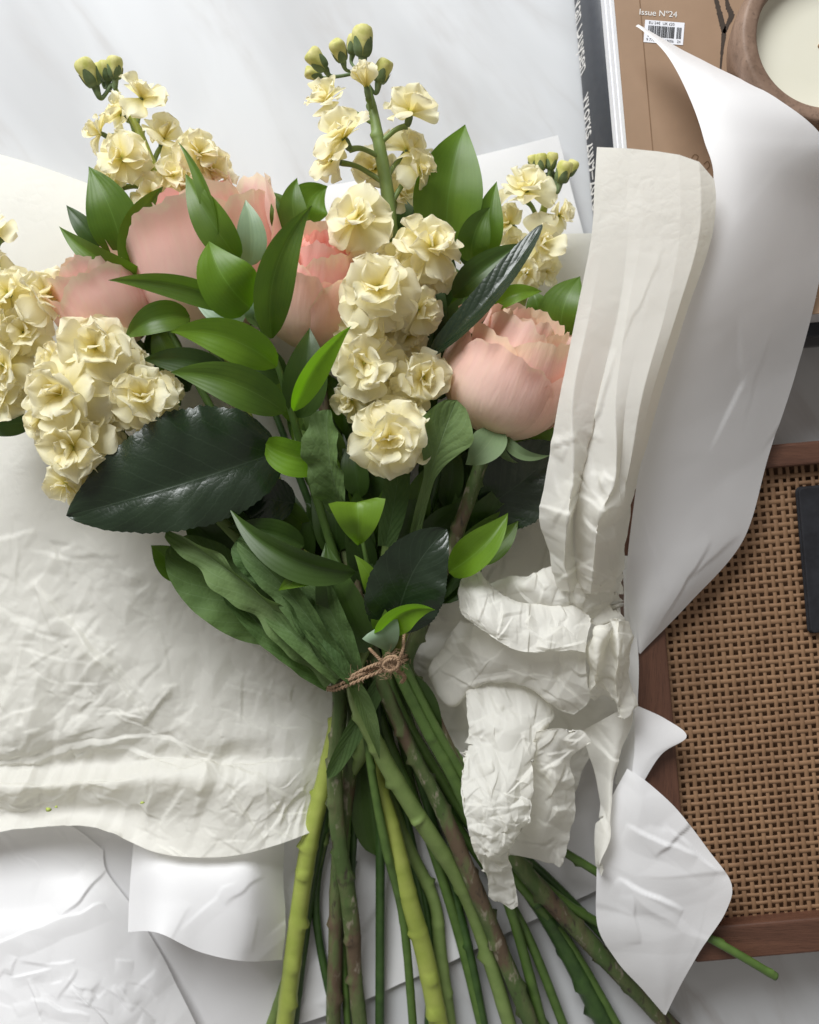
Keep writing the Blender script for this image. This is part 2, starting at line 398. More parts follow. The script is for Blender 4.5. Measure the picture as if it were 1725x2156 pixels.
def marble():
    m, nt, b = mat('marble'); b.inputs['Roughness'].default_value = 0.55; b.inputs['Specular IOR Level'].default_value = 0.25
    tc = N(nt, 'ShaderNodeTexCoord'); mp = N(nt, 'ShaderNodeMapping'); mp.inputs['Scale'].default_value = (1.0, 3.4, 1)
    m0 = N(nt, 'ShaderNodeMapping'); m0.inputs['Rotation'].default_value = (0, 0, R_(56))
    nt.links.new(tc.outputs['Object'], m0.inputs[0]); nt.links.new(m0.outputs[0], mp.inputs[0])
    f = noise_fac(nt, 6.5, 5, 0.55, dist=0.4, vec=mp.outputs[0])
    v = mth(nt, 'ABSOLUTE', mth(nt, 'SUBTRACT', f, 0.5))
    vein = mth(nt, 'SUBTRACT', 1.0, mth(nt, 'MULTIPLY', v, 13.0), True)
    f2 = noise_fac(nt, 9, 4); patch = ramp(nt, f2, [(0.38, (0, 0, 0)), (0.62, (1, 1, 1))])
    vein = mth(nt, 'MULTIPLY', mth(nt, 'POWER', vein, 1.6), patch)
    soft = noise_fac(nt, 5.0, 3, 0.5, dist=0.4, vec=mp.outputs[0])
    c = ramp(nt, soft, [(0.34, (0.485, 0.49, 0.50)), (0.60, (0.605, 0.615, 0.63))])
    c = mixc(nt, mth(nt, 'MULTIPLY', vein, 0.62), c, (0.42, 0.40, 0.39))
    nt.links.new(c, b.inputs['Base Color']); return m
M['marble'] = marble()

def wood(name, a, bcol, scale=(8, 90, 90), rough=0.5):
    m, nt, b = mat(name); b.inputs['Roughness'].default_value = rough
    tc = N(nt, 'ShaderNodeTexCoord'); mp = N(nt, 'ShaderNodeMapping'); mp.inputs['Scale'].default_value = scale
    nt.links.new(tc.outputs['Object'], mp.inputs[0])
    f = noise_fac(nt, 3.0, 6, 0.6, dist=0.6, vec=mp.outputs[0]); g = noise_fac(nt, 22, 4, vec=mp.outputs[0])
    c = ramp(nt, f, [(0.3, a), (0.7, bcol)])
    c = mixc(nt, mth(nt, 'MULTIPLY', ramp(nt, g, [(0.52, (0, 0, 0)), (0.7, (1, 1, 1))]), 0.45), c, tuple(x * 0.45 for x in a))
    nt.links.new(c, b.inputs['Base Color']); bump(nt, b, g, 0.25, 0.0006); return m
M['rail'] = wood('reddish_wood', (0.085, 0.036, 0.022), (0.14, 0.062, 0.037), (90, 8, 90))
M['rail_h'] = wood('reddish_wood_along', (0.085, 0.036, 0.022), (0.14, 0.062, 0.037), (8, 90, 90))
M['cane'] = simple('cane', (0.215, 0.118, 0.062), 0.6, (0.30, 0.172, 0.092), 60, 0.2)
M['tray_floor'] = simple('tray_floor', (0.105, 0.047, 0.018), 0.7, (0.14, 0.065, 0.028), 90)
M['bowl'] = wood('bowl_wood', (0.17, 0.105, 0.07), (0.30, 0.20, 0.145), (30, 30, 60), 0.6)
M['wax'] = simple('wax', (0.72, 0.70, 0.58), 0.35, (0.75, 0.73, 0.62), 30, 0.02, 0.4)
M['slate'] = simple('slate_cover', (0.055, 0.060, 0.072), 0.5, (0.065, 0.07, 0.082), 300)
M['navy'] = simple('navy_cover', (0.010, 0.012, 0.02), 0.45, (0.014, 0.016, 0.026), 300)
M['pages'] = simple('page_edges', (0.80, 0.80, 0.82), 0.6, (0.74, 0.74, 0.77), 900)
M['grey_board'] = simple('grey_board', (0.13, 0.13, 0.14), 0.6)
M['kraft'] = simple('kraft_cover', (0.285, 0.185, 0.115), 0.6, (0.345, 0.225, 0.145), 35, 0.05)
M['ink_white'] = simple('white_ink', (0.75, 0.73, 0.70), 0.6, (0.7, 0.68, 0.66), 900)
M['ink_soft'] = simple('soft_white_ink', (0.62, 0.50, 0.40), 0.6, (0.58, 0.47, 0.38), 900)
M['ink_black'] = simple('black_ink', (0.02, 0.02, 0.022), 0.6)
M['ink_brown'] = simple('brown_ink', (0.045, 0.03, 0.02), 0.7)
M['ink_faint'] = simple('faint_brown_ink', (0.20, 0.115, 0.06), 0.7)
M['label'] = simple('white_label', (0.80, 0.81, 0.86), 0.5, (0.78, 0.79, 0.84), 300)
M['black'] = simple('black_slab', (0.006, 0.006, 0.009), 0.8, (0.016, 0.017, 0.022), 200)
M['twine'] = simple('jute_twine', (0.30, 0.19, 0.115), 0.85, (0.40, 0.275, 0.18), 900, 0.3, 0.2)
M['speck'] = simple('green_speck', (0.42, 0.52, 0.10), 0.6, (0.5, 0.58, 0.16), 400)

# ------------------------------------------------------------------ the table
v = [(-2, -2, 0), (2, -2, 0), (2, 2, 0), (-2, 2, 0)]
t = obj('marble_tabletop', v, [(0, 1, 2, 3)], M['marble'], smooth=False); t['kind'] = 'structure'

# ------------------------------------------------------------------ books
AN = R_(5.0)
def frame(px, py, z):
    o = P(px, py, z); o.z = 0
    return Matrix.Translation(o) @ Matrix.Rotation(AN, 4, 'Z')
def text_obj(name, s, size, mat_, parent, mw, sx=1.0, sy=1.0, bold=0.0, align='LEFT'):
    cu = bpy.data.curves.new(name, 'FONT'); cu.body = s; cu.size = size; cu.offset = bold; cu.align_x = align
    to = bpy.data.objects.new('tmp', cu); COL.objects.link(to)
    bpy.context.view_layer.update()
    me = bpy.data.meshes.new_from_object(to.evaluated_get(bpy.context.evaluated_depsgraph_get()))
    bpy.data.objects.remove(to)
    me.name = name
    me.materials.clear(); me.materials.append(mat_)
    for vv in me.vertices: vv.co = mw @ Vector((vv.co.x * sx, vv.co.y * sy, 0))
    base = Vector((0, 0, 0)); p = parent
    while p is not None: base = base + p.location; p = p.parent
    for vv in me.vertices: vv.co -= base
    o = bpy.data.objects.new(name, me); COL.objects.link(o); o.parent = parent
    return o

F = frame(1278, 770, 0)
bk = thing('book', 'dark slate hardback with white title on its spine, under the brown magazine', 'book', F @ Vector((0, 0, 0)))
bw, bl, bh = 0.25, 0.33, 0.030
prof = [(0.0045, bh - 0.0008), (0.0025, bh - 0.002), (0.0008, bh - 0.0032), (-0.001, 0.024), (-0.0018, 0.018), (-0.0020, 0.012), (-0.0017, 0.006), (-0.0006, 0.0012), (0.004, 0.0006)]
vv = []; ff = []
for (x, z) in prof: vv += [F @ Vector((x, 0, z)), F @ Vector((x, bl, z))]
for i in range(len(prof) - 1): ff.append((2 * i, 2 * i + 1, 2 * i + 3, 2 * i + 2))
sp = obj('spine', vv, ff, M['slate'], bk)
so = sp.modifiers.new('thick', 'SOLIDIFY'); so.thickness = 0.0012
v_, f_ = box(0.0045, bw, 0, bl, bh - 0.0032, bh, F); o = obj('front_cover', v_, f_, M['navy'], bk, smooth=False); bevel(o, 0.0005)
v_, f_ = box(0.0045, bw, 0, bl, 0.0004, 0.0032, F); o = obj('back_cover', v_, f_, M['grey_board'], bk, smooth=False); bevel(o, 0.0005)
v_, f_ = box(0.004, bw - 0.004, 0.004, bl - 0.004, 0.0034, bh - 0.0034, F); obj('page_block', v_, f_, M['grey_board'], bk, smooth=False)
# spine title: runs down the picture, letter tops towards the front cover
def spine_title(s, along, size, sx, sy):
    lean = math.atan2(0.0030, 0.020)
    mw = F @ Matrix.Translation((-0.00265, along, 0.0085)) @ Matrix(((0, 0.11, -1, 0), (-1, 0, 0, 0), (0, 0.99, 0.11, 0), (0, 0, 0, 1)))
    return text_obj('title', s, size, M['ink_white'], sp, mw, sx, sy, 0.00006)
spine_title('Vincent Van Duysen', 0.1855, 0.0068, 1.0, 2.15)
spine_title('Works 2009\u20132018', 0.1200, 0.0068, 1.0, 2.15)

F2 = frame(1356, 690, 50)
mg = thing('magazine', 'brown kraft-covered magazine with a white barcode label, on the dark hardback', 'magazine', F2 @ Vector((0, 0, 0.030)))
mw_, ml, z0, z1 = 0.23, 0.30, 0.0302, 0.0500
v_, f_ = box(0.0, mw_, 0, ml, z0, z1 - 0.0008, F2); o = obj('page_block', v_, f_, M['pages'], mg, smooth=False); bevel(o, 0.0006)
v_, f_ = box(-0.0003, mw_ + 0.0006, -0.0004, ml, z1 - 0.0007, z1, F2); cov = obj('front_cover', v_, f_, M['kraft'], mg, smooth=False)
for k, zz in enumerate((0.037, 0.0435)):
    v_, f_ = box(-0.0004, 0.001, 0, ml, zz, zz + 0.0003, F2); obj('spine_groove', v_, f_, M['label'], mg, smooth=False)
v_, f_ = box(0.0095, 0.0099, 0, ml, z1 - 0.0001, z1 + 0.00012, F2); obj('cover_crease', v_, f_, M['ink_faint'], cov, smooth=False)
def on_cover(px, py, dz=0.0):
    w = P(px, py, 50.0 + dz * 1000); return w
zt = z1 + 0.0002
RZ = Matrix.Rotation(-R_(4.5), 4, 'Z')
w = on_cover(1345, 31); text_obj('issue_text', 'Issue N\u00ba24', 0.0033, M['ink_white'], cov, Matrix.Translation((w.x, w.y, zt)) @ RZ, 1.05, 1.0, 0.00002)
w = on_cover(1355, 89); LM = Matrix.Translation((w.x, w.y, 0)) @ RZ
k50 = S * (1 - 0.05 / H)
lw, lh = 83 * k50, 47 * k50
v_, f_ = box(0, lw, 0, lh, z1 - 0.0001, zt, LM); bl_ = obj('barcode_label', v_, f_, M['label'], mg, smooth=False)
rnd = random.Random(4); vb, fb = [], []
x = lw * 0.09
while x < lw * 0.93:
    wd = rnd.choice((0.00012, 0.0002, 0.00034, 0.0003)); 
    if not (lw * 0.735 < x < lw * 0.79):
        a, b2 = box(x, min(x + wd, lw * 0.93), lh * 0.26, lh * 0.76, zt - 0.00005, zt + 0.00015, LM)
        fb += [tuple(i + len(vb) for i in q) for q in b2]; vb += a
    x += wd + rnd.choice((0.00014, 0.0002, 0.0003))
obj('barcode', vb, fb, M['ink_black'], bl_, smooth=False)
text_obj('price_text', 'EU 24\u20ac  UK \u00a320', 0.0015, M['ink_black'], bl_, LM @ Matrix.Translation((lw * 0.09, lh * 0.83, zt + 0.0001)))
text_obj('barcode_digits', '9 772462  963006   24', 0.0015, M['ink_black'], bl_, LM @ Matrix.Translation((lw * 0.06, lh * 0.07, zt + 0.0001)))
# printed twig on the cover
def ink_line(name, pts, w, m, par):
    vv, ff = [], []
    c = catmull(np.array(pts, float), len(pts) * 8)
    d = np.gradient(c, axis=0); d /= np.linalg.norm(d, axis=1)[:, None]
    ww = np.interp(np.linspace(0, 1, len(c)), np.linspace(0, 1, len(w)), w)
    for i in range(len(c)):
        j = ww[i] * (1 + 0.5 * noise.noise(Vector((i * 0.7, w[0], 3))))
        for s_ in (-1, 1):
            q = P(c[i, 0] - d[i, 1] * j * s_, c[i, 1] + d[i, 0] * j * s_, 50.0); q.z = z1 + 0.00012; vv.append(q)
    return obj(name, vv, grid_faces(len(c), 2), m, par, smooth=False)
ink_line('printed_twig', [(1506, -8), (1513, 20), (1520, 48), (1524, 70), (1520, 110), (1516, 160)], [4, 5, 6, 5, 3, 1], M['ink_brown'], cov)
ink_line('printed_twig', [(1529, -8), (1533, 15), (1540, 32), (1532, 52), (1524, 70)], [3, 5, 6, 4, 4], M['ink_brown'], cov)
ink_line('printed_scribble', [(1455, 336), (1462, 326), (1470, 330), (1466, 342), (1474, 345)], [1.3, 1, 1.3, 1, 1], M['ink_faint'], cov)
ink_line('printed_scribble', [(1482, 346), (1490, 340), (1494, 350), (1487, 358)], [1.3, 1, 1.3, 1], M['ink_faint'], cov)
w = on_cover(1714, 627); text_obj('cover_text', 'c', 0.0030, M['ink_soft'], cov, Matrix.Translation((w.x, w.y, zt)) @ RZ)
w = on_cover(1716, 612); text_obj('cover_text', 'a', 0.0018, M['ink_soft'], cov, Matrix.Translation((w.x, w.y, zt)) @ RZ)

# ------------------------------------------------------------------ candle in a wooden bowl
bc = P(1748, 72, 76); bx, by = bc.x, bc.y
kk = S * (1 - 0.076 / H)
cd = thing('candle', 'cream wax candle in a turned wooden bowl standing on the brown magazine', 'candle', (bx, by, 0.0502))
def lathe(prof, cx, cy, seg=96):
    vv = []
    for (r, z) in prof:
        for j in range(seg):
            a = 2 * math.pi * j / seg; vv.append((cx + r * math.cos(a), cy + r * math.sin(a), z))
    return vv, grid_faces(len(prof), seg, True)
ro, ri = 190 * kk, 150 * kk
pr = [(0.001, 0.0502), (ro * 0.72, 0.0502), (ro * 0.84, 0.053), (ro * 0.95, 0.060), (ro * 1.0, 0.068), (ro * 1.005, 0.073), (ro * 0.985, 0.0755), (ro * 0.95, 0.0765), (ro * 0.88, 0.0763), (ri * 1.03, 0.0755), (ri, 0.0735), (ri * 0.985, 0.069), (ri * 0.97, 0.060)]
v_, f_ = lathe(catmull(np.array(pr), 60), bx, by); obj('bowl', v_, f_, M['bowl'], cd)
pr = [(0.0005, 0.0688), (ri * 0.5, 0.0690), (ri * 0.9, 0.0692), (ri * 0.975, 0.0698), (ri * 0.99, 0.0702)]
v_, f_ = lathe(pr, bx, by); obj('wax', v_, f_, M['wax'], cd)
v_, f_ = tube_data([(bx, by, 0.068), (bx + 0.0005, by, 0.072), (bx + 0.002, by + 0.001, 0.075)], [0.0009] * 3, 8); obj('wick', v_, f_, M['twine'], cd)

# ------------------------------------------------------------------ cane tray
ZT, ZC = 35.0, 29.0
FT = frame(1447, 1940, ZC)
kc = S * (1 - ZC * 0.001 / H)
iw, il = 470 * kc, 935 * kc
tr = thing('cane_tray', 'woven cane tray with a reddish wood frame, to the right of the bouquet', 'tray', FT @ Vector((0, 0, 0)))
rl, rb_, rt = 72 * kc, 74 * kc, 50 * kc
def rail(x0, x1, y0, y1, m):
    v_, f_ = box(x0, x1, y0, y1, 0.0005, ZT * 0.001, FT); o = obj('frame_rail', v_, f_, m, tr, smooth=False); bevel(o, 0.0012, 3); return o
rail(-rl, 0, -rb_, il + rt, M['rail']); rail(iw, iw + rl, -rb_, il + rt, M['rail'])
rail(0.0002, iw - 0.0002, -rb_ + 0.0004, 0, M['rail_h']); rail(0.0002, iw - 0.0002, il, il + rt - 0.0004, M['rail_h'])
v_, f_ = box(0, iw, 0, il, 0.022, 0.0262, FT); obj('tray_floor', v_, f_, M['tray_floor'], tr, smooth=False)
pit = 16.8 * kc
def ribbons():
    vv, ff = [], []
    rnd = random.Random(9)
    nx, ny = int(iw / pit), int(il / pit)
    def rib(horizontal, k, cnt, length):
        c0 = (k + 0.5) * pit + rnd.uniform(-.05, .05) * pit
        wd = pit * rnd.uniform(0.22, 0.285); ph = k % 2; n = cnt * 3 + 1
        off = rnd.random() * 9; start = len(vv)
        for i in range(n):
            s_ = length * i / (n - 1)
            z = ZC * 0.001 + 0.00018 * math.cos(math.pi * (s_ / pit - 0.5) + math.pi * ph) * (1 if horizontal else -1)
            cc = c0 + pit * 0.07 * noise.noise(Vector((s_ * 130, off, k * 3.3)))
            for q, dz in ((-1, -0.00020), (-0.85, 0.00002), (0.85, 0.00002), (1, -0.00020)):
                p = (s_, cc + q * wd, z + dz) if horizontal else (cc + q * wd, s_, z + dz)
                vv.append(FT @ Vector(p))
        for i in range(n - 1):
            for j in range(3):
                a = start + i * 4 + j; ff.append((a, a + 1, a + 5, a + 4))
    for k in range(ny): rib(True, k, nx, iw)
    for k in range(nx): rib(False, k, ny, il)
    return vv, ff
v_, f_ = ribbons(); cn = obj('cane_webbing', v_, f_, M['cane'], tr); cn['kind'] = 'stuff'

# flat black slab of two thin layers on the tray
FB = frame(1707, 1336, 33)
bb = thing('black_slab', 'flat black round-cornered slab on the cane tray at the right edge', 'case', FB @ Vector((0.05, 0.05, 0.03)))
def rounded(x0, x1, y0, y1, r, z0, z1, Mx):
    ring = []
    for cx, cy, a0 in ((x1 - r, y1 - r, 0), (x0 + r, y1 - r, 90), (x0 + r, y0 + r, 180), (x1 - r, y0 + r, 270)):
        for i in range(7):
            a = R_(a0 + 15 * i); ring.append((cx + r * math.cos(a), cy + r * math.sin(a)))
    n = len(ring); vv = [Mx @ Vector((x, y, z)) for z in (z0, z1) for x, y in ring]
    ff = [tuple(range(n))[::-1], tuple(range(n, 2 * n))] + [(i, (i + 1) % n, n + (i + 1) % n, n + i) for i in range(n)]
    return vv, ff
v_, f_ = rounded(0, 0.11, 0, 320 * S * 0.885, 0.0022, 0.0298, 0.0312, FB); o = obj('slab_base', v_, f_, M['black'], bb, smooth=False); bevel(o, 0.0008, 2)
v_, f_ = rounded(0.0003, 0.1097, 0.0003, 320 * S * 0.885 - 0.0003, 0.0022, 0.0313, 0.0328, FB); o = obj('slab_top', v_, f_, M['black'], bb, smooth=False); bevel(o, 0.0006, 2)

# ------------------------------------------------------------------ papers
soft = [(42, 2.0), (20, 0.9), (9, 0.35)]
hard = [(26, 6.0), (11, 3.2), (5, 1.3), (2.8, 0.5)]
# white wrapping paper under the bouquet
wp = thing('wrapping_paper', 'smooth white wrapping paper under the bouquet, its long flap curling up on the right', 'wrapping paper', P(900, 1500, 0.5))
under = [[(-80, 1690, 3), (200, 1690, 3), (500, 1680, 3), (800, 1640, 3), (1050, 1600, 3), (1310, 1540, 4)],
         [(-80, 1800, 3), (200, 1800, 3), (500, 1800, 4), (800, 1760, 3), (1050, 1720, 4), (1310, 1660, 5)],
         [(-80, 1950, 3), (200, 1950, 3), (480, 1940, 5), (800, 1900, 4), (1050, 1830, 5), (1300, 1760, 5)],
         [(-80, 2210, 3), (250, 2210, 3), (600, 2160, 4), (860, 2068, 4), (1080, 1960, 4), (1290, 1860, 4)]]
sheet('under_sheet', under, M['wrap'], wp, 120, 200, [(50, 2.2), (22, 0.7)], 3)
top = [[(430, 470, 3), (620, 408, 4), (800, 372, 5), (1000, 328, 6), (1175, 284, 8)],
       [(430, 560, 4), (620, 520, 5), (800, 480, 6), (1010, 440, 6), (1205, 400, 6)],
       [(430, 800, 4), (640, 760, 5), (820, 720, 6), (1040, 680, 6), (1262, 640, 5)],
       [(430, 1200, 3), (680, 1160, 4), (860, 1120, 4), (1080, 1080, 4), (1320, 1040, 3)]]
sheet('upper_corner', top, M['wrap'], wp, 90, 90, [(60, 1.2), (25, 0.4)], 5)
L6 = [(1341, 56, 60), (1405, 118, 68), (1452, 205, 76), (1482, 295, 82), (1500, 400, 85), (1438, 620, 82), (1370, 850, 68), (1338, 1050, 56), (1320, 1200, 46), (1322, 1290, 39), (1340, 1374, 36)]
R6 = [(1343, 55, 60), (1480, 130, 62), (1640, 208, 79), (1742, 300, 76), (1752, 450, 62), (1722, 620, 55), (1678, 790, 46), (1622, 960, 42), (1567, 1140, 40), (1452, 1275, 39), (1350, 1378, 37)]
sheet('tall_flap', lr(L6, R6, ((0.25, 5), (0.5, 6), (0.75, 4))), M['wrap'], wp, 190, 90, [(60, 1.2), (26, 0.5)], 7, creases=[(1500, 1130, 1380, 1330, 0.6, 14), (1340, 1060, 1400, 1250, 0.4, 12), (1560, 1120, 1450, 1220, 0.4, 12), (1620, 700, 1560, 900, 0.2, 16)])
Ls = [(1310, 1170, 40), (1316, 1290, 34), (1318, 1400, 30), (1312, 1520, 28), (1296, 1650, 26)]
Rs = [(1324, 1170, 44), (1338, 1290, 40), (1346, 1400, 37), (1344, 1520, 37), (1344, 1660, 37)]
sheet('fold_edge', lr(Ls, Rs, ((0.5, 3),)), M['wrap'], wp, 70, 14, [(20, 0.8)], 8)
L8 = [(1336, 1486, 38), (1336, 1530, 38), (1336, 1580, 38), (1332, 1620, 38), (1330, 1662, 38)]
R8 = [(1346, 1488, 39), (1402, 1514, 41), (1446, 1551, 44), (1392, 1590, 41), (1348, 1660, 38)]
sheet('paper_corner', lr(L8, R8, ((0.5, 0.5),)), M['wrap'], wp, 50, 40, [(30, 0.4)], 9)
L7 = [(1322, 1618, 38), (1284, 1690, 36), (1262, 1780, 34), (1256, 1860, 34), (1259, 1955, 32), (1300, 2025, 29), (1352, 2082, 28), (1398, 2136, 26)]
R7 = [(1344, 1630, 40), (1422, 1700, 43), (1492, 1790, 45), (1541, 1862, 47), (1528, 1922, 45), (1482, 1992, 42), (1440, 2062, 36), (1402, 2137, 27)]
sheet('lower_flap', lr(L7, R7, ((0.25, 1), (0.5, 2), (0.75, 1))), M['wrap'], wp, 150, 120, [(40, 1.8), (13, 0.5)], 12, creases=[(1318, 1740, 1470, 1800, 1.1, 9), (1300, 1850, 1440, 1920, 1.4, 10), (1470, 1720, 1380, 1800, 1.0, 9), (1400, 1740, 1515, 1840, 0.9, 9), (1330, 1880, 1350, 1990, 0.8, 9)],
      amp=lambda x, y: np.clip((2080 - y) / 250, 0.05, 1))
# lower left sheets
wl = thing('wrapping_paper', 'crumpled white wrapping paper sheet in the lower left corner', 'wrapping paper', P(100, 2000, 3))
ll = [[(-80, 1690, 5), (60, 1700, 5), (150, 1740, 5), (216, 1790, 4)],
      [(-80, 1820, 9), (50, 1820, 10), (160, 1830, 8), (224, 1835, 5)],
      [(-80, 1910, 16), (60, 1905, 16), (180, 1880, 14), (275, 1902, 6)],
      [(-80, 1985, 24), (70, 1960, 23), (200, 1940, 18), (334, 1998, 6)],
      [(-80, 2070, 28), (80, 2060, 29), (220, 2060, 24), (375, 2080, 7)],
      [(-80, 2200, 38), (100, 2200, 38), (250, 2200, 30), (430, 2200, 8)]]
sheet('crumpled_sheet', ll, M['wrap'], wl, 260, 220, [(50, 2.2), (18, 0.8), (6, 0.3)], 21, creases=[(-20, 1996, 225, 1900, 1.6, 9), (225, 1828, 130, 1930, 1.2, 9), (60, 2100, 190, 2140, 1.0, 6), (20, 2060, 110, 2040, 0.8, 5), (90, 2150, 60, 2060, 0.8, 5), (150, 2075, 240, 2170, 1.0, 6)] + rand_creases(26, 8, (-40, 2010, 300, 2150), 25, 90, 0.35, 0.9))
cf = [[(286, 1750, 5), (340, 1746, 10), (430, 1742, 11), (520, 1740, 10), (600, 1735, 7)],
      [(279, 1830, 12), (335, 1830, 25), (430, 1830, 27), (525, 1828, 26), (598, 1850, 12)],
      [(275, 1900, 17), (332, 1905, 33), (425, 1910, 34), (525, 1920, 31), (603, 1930, 14)],
      [(273, 1962, 24), (332, 1964, 40), (420, 2004, 38), (510, 2024, 34), (596, 2022, 14)]]
sheet('curled_flap', cf, M['wrap'], wl, 100, 110, [(30, 1.2), (12, 0.4)], 23, creases=[(380, 1960, 500, 1850, 0.4, 7), (400, 1900, 350, 1990, 0.35, 7), (560, 1840, 470, 1900, 0.6, 12), (540, 1930, 530, 2010, 0.3, 8)])

# tissue: left sheet
tl = thing('tissue_paper', 'wide creased sheet of off-white tissue paper left of the bouquet', 'tissue paper', P(300, 1400, 8))
g1 = [[(-90, 300, 12), (60, 342, 14), (185, 386, 14), (330, 440, 12), (480, 500, 10), (640, 560, 8), (800, 600, 8)],
      [(-90, 520, 16), (60, 540, 16), (190, 560, 16), (340, 600, 14), (490, 640, 12), (640, 680, 10), (800, 720, 8)],
      [(-90, 800, 16), (60, 800, 16), (200, 810, 15), (350, 830, 13), (500, 850, 12), (640, 860, 10), (800, 880, 8)],
      [(-90, 1000, 16), (60, 1000, 20), (200, 1010, 14), (350, 1010, 14), (500, 1020, 12), (640, 1020, 10), (800, 1020, 8)],
      [(-90, 1180, 18), (60, 1180, 16), (200, 1180, 14), (350, 1180, 13), (500, 1180, 12), (640, 1180, 10), (800, 1180, 8)],
      [(-90, 1340, 20), (60, 1350, 17), (200, 1350, 16), (350, 1340, 14), (500, 1340, 12), (640, 1340, 10), (790, 1340, 8)],
      [(-90, 1480, 18), (60, 1470, 20), (200, 1480, 20), (350, 1470, 17), (500, 1480, 15), (620, 1480, 12), (760, 1480, 8)],
      [(-90, 1560, 22), (60, 1560, 22), (200, 1556, 20), (350, 1550, 17), (500, 1550, 18), (620, 1550, 16), (740, 1550, 9)],
      [(-90, 1610, 16), (60, 1610, 15), (200, 1600, 14), (350, 1600, 17), (500, 1600, 15), (620, 1600, 18), (720, 1600, 10)],
      [(-90, 1660, 24), (60, 1660, 25), (200, 1650, 24), (350, 1640, 27), (500, 1650, 25), (610, 1650, 22), (700, 1650, 12)],
      [(-90, 1710, 18), (60, 1705, 18), (200, 1705, 20), (350, 1720, 23), (500, 1720, 26), (600, 1710, 22), (686, 1700, 14)],
      [(-90, 1772, 24), (80, 1738, 24), (200, 1738, 26), (330, 1795, 28), (470, 1804, 30), (580, 1780, 28), (672, 1745, 20)]]
sheet('sheet', g1, M['tissue'], tl, 440, 300, [(40, 3.0), (16, 1.8), (7, 1.15), (3.6, 0.75), (2.0, 0.32)], 31, creases=[(70, 1225, 300, 1470, 2.2, 14), (170, 1330, 330, 1545, 1.8, 12), (362, 1440, 298, 1530, 1.4, 8), (-40, 1615, 340, 1545, 2.0, 12), (200, 1570, 560, 1640, 1.6, 12), (-40, 1660, 300, 1640, 2.0, 12), (330, 1640, 640, 1600, 1.6, 10), (460, 1250, 600, 1400, 1.6, 12), (420, 1290, 640, 1420, 1.4, 10), (240, 1500, 420, 1590, 1.2, 8), (330, 1740, 400, 1650, 1.0, 8), (480, 1660, 560, 1780, 1.2, 10)] + rand_creases(190, 5, (-60, 1130, 690, 1790), 20, 140, 0.3, 0.9, 25),
      amp=lambda x, y: np.clip((y - 1060) / 380, 0.10, 1.0) * np.clip((1830 - y) / 120, 0.35, 1))
# tissue: right side
trt = thing('tissue_paper', 'off-white tissue paper standing in tall folds and crumpled on the right of the bouquet', 'tissue paper', P(1150, 1300, 8))
g2 = [[(720, 1120, 9), (880, 1080, 10), (1040, 1040, 12), (1180, 1020, 14), (1300, 1000, 16)],
      [(740, 1240, 9), (900, 1230, 14), (1040, 1200, 18), (1180, 1180, 18), (1310, 1180, 20)],
      [(760, 1360, 9), (900, 1350, 22), (1040, 1340, 26), (1180, 1320, 24), (1320, 1320, 26)],
      [(780, 1480, 9), (920, 1480, 20), (1050, 1480, 24), (1180, 1480, 24), (1320, 1480, 26)],
      [(830, 1600, 7), (960, 1610, 14), (1060, 1620, 14), (1150, 1620, 16), (1230, 1600, 18)],
      [(900, 1700, 6), (1000, 1720, 8), (1070, 1740, 8), (1120, 1740, 8), (1190, 1700, 8)]]
sheet('lower_layer', g2, M['tissue'], trt, 200, 160, [(26, 4.5), (11, 2.6), (5, 1.1), (2.8, 0.4)], 41, creases=rand_creases(60, 67, (840, 1150, 1250, 1700), 30, 110, 0.4, 1.2))
gb = [[(990, 520, 8), (1090, 500, 9), (1180, 492, 10), (1262, 490, 12)], [(1000, 640, 9), (1090, 640, 10), (1190, 640, 12), (1270, 640, 14)],
      [(1010, 900, 9), (1100, 900, 10), (1200, 900, 14), (1290, 900, 16)], [(1020, 1100, 8), (1110, 1100, 9), (1210, 1100, 11), (1300, 1100, 14)]]
sheet('back_layer', gb, M['tissue'], trt, 80, 50, [(40, 1.6), (18, 0.6)], 43)
g3 = [[(1257, 309, 88), (1272, 310, 88.6), (1318, 312, 90.6), (1345, 315, 91.4), (1385, 319, 92.7), (1430, 326, 94), (1472, 341, 94.6), (1504, 378, 93)],
      [(1252, 390, 88), (1274, 391, 88.8), (1320, 394, 90.2), (1350, 396, 91.6), (1390, 400, 93), (1432, 404, 94.4), (1476, 410, 94.8), (1507, 425, 92)],
      [(1245, 500, 87), (1270, 500, 87.8), (1322, 500, 89.6), (1350, 502, 91.0), (1390, 505, 92.4), (1430, 508, 93.6), (1470, 508, 93.8), (1496, 510, 90)],
      [(1216, 650, 84.5), (1244, 650, 86), (1304, 650, 86.6), (1322, 652, 88.6), (1360, 655, 90.2), (1402, 655, 91.6), (1428, 655, 91.2), (1448, 655, 87)],
      [(1180, 830, 79), (1207, 830, 83.5), (1262, 830, 80.5), (1297, 835, 86), (1320, 835, 86), (1352, 835, 87.6), (1371, 835, 85), (1390, 835, 79)],
      [(1150, 1000, 73), (1207, 1000, 81), (1226, 1000, 74), (1297, 1000, 84), (1306, 1000, 79), (1324, 1000, 79.5), (1334, 1000, 75), (1346, 1000, 68)],
      [(1139, 1090, 68), (1196, 1090, 80), (1210, 1090, 68), (1262, 1090, 82), (1297, 1090, 78), (1308, 1090, 74), (1318, 1090, 68), (1328, 1090, 58)],
      [(1158, 1180, 62), (1190, 1185, 70), (1212, 1190, 60), (1250, 1190, 70), (1284, 1190, 62), (1296, 1190, 60), (1306, 1190, 54), (1316, 1190, 46)],
      [(1176, 1240, 56), (1200, 1245, 60), (1220, 1250, 54), (1244, 1250, 60), (1268, 1250, 56), (1284, 1250, 54), (1298, 1250, 48), (1312, 1250, 42)]]
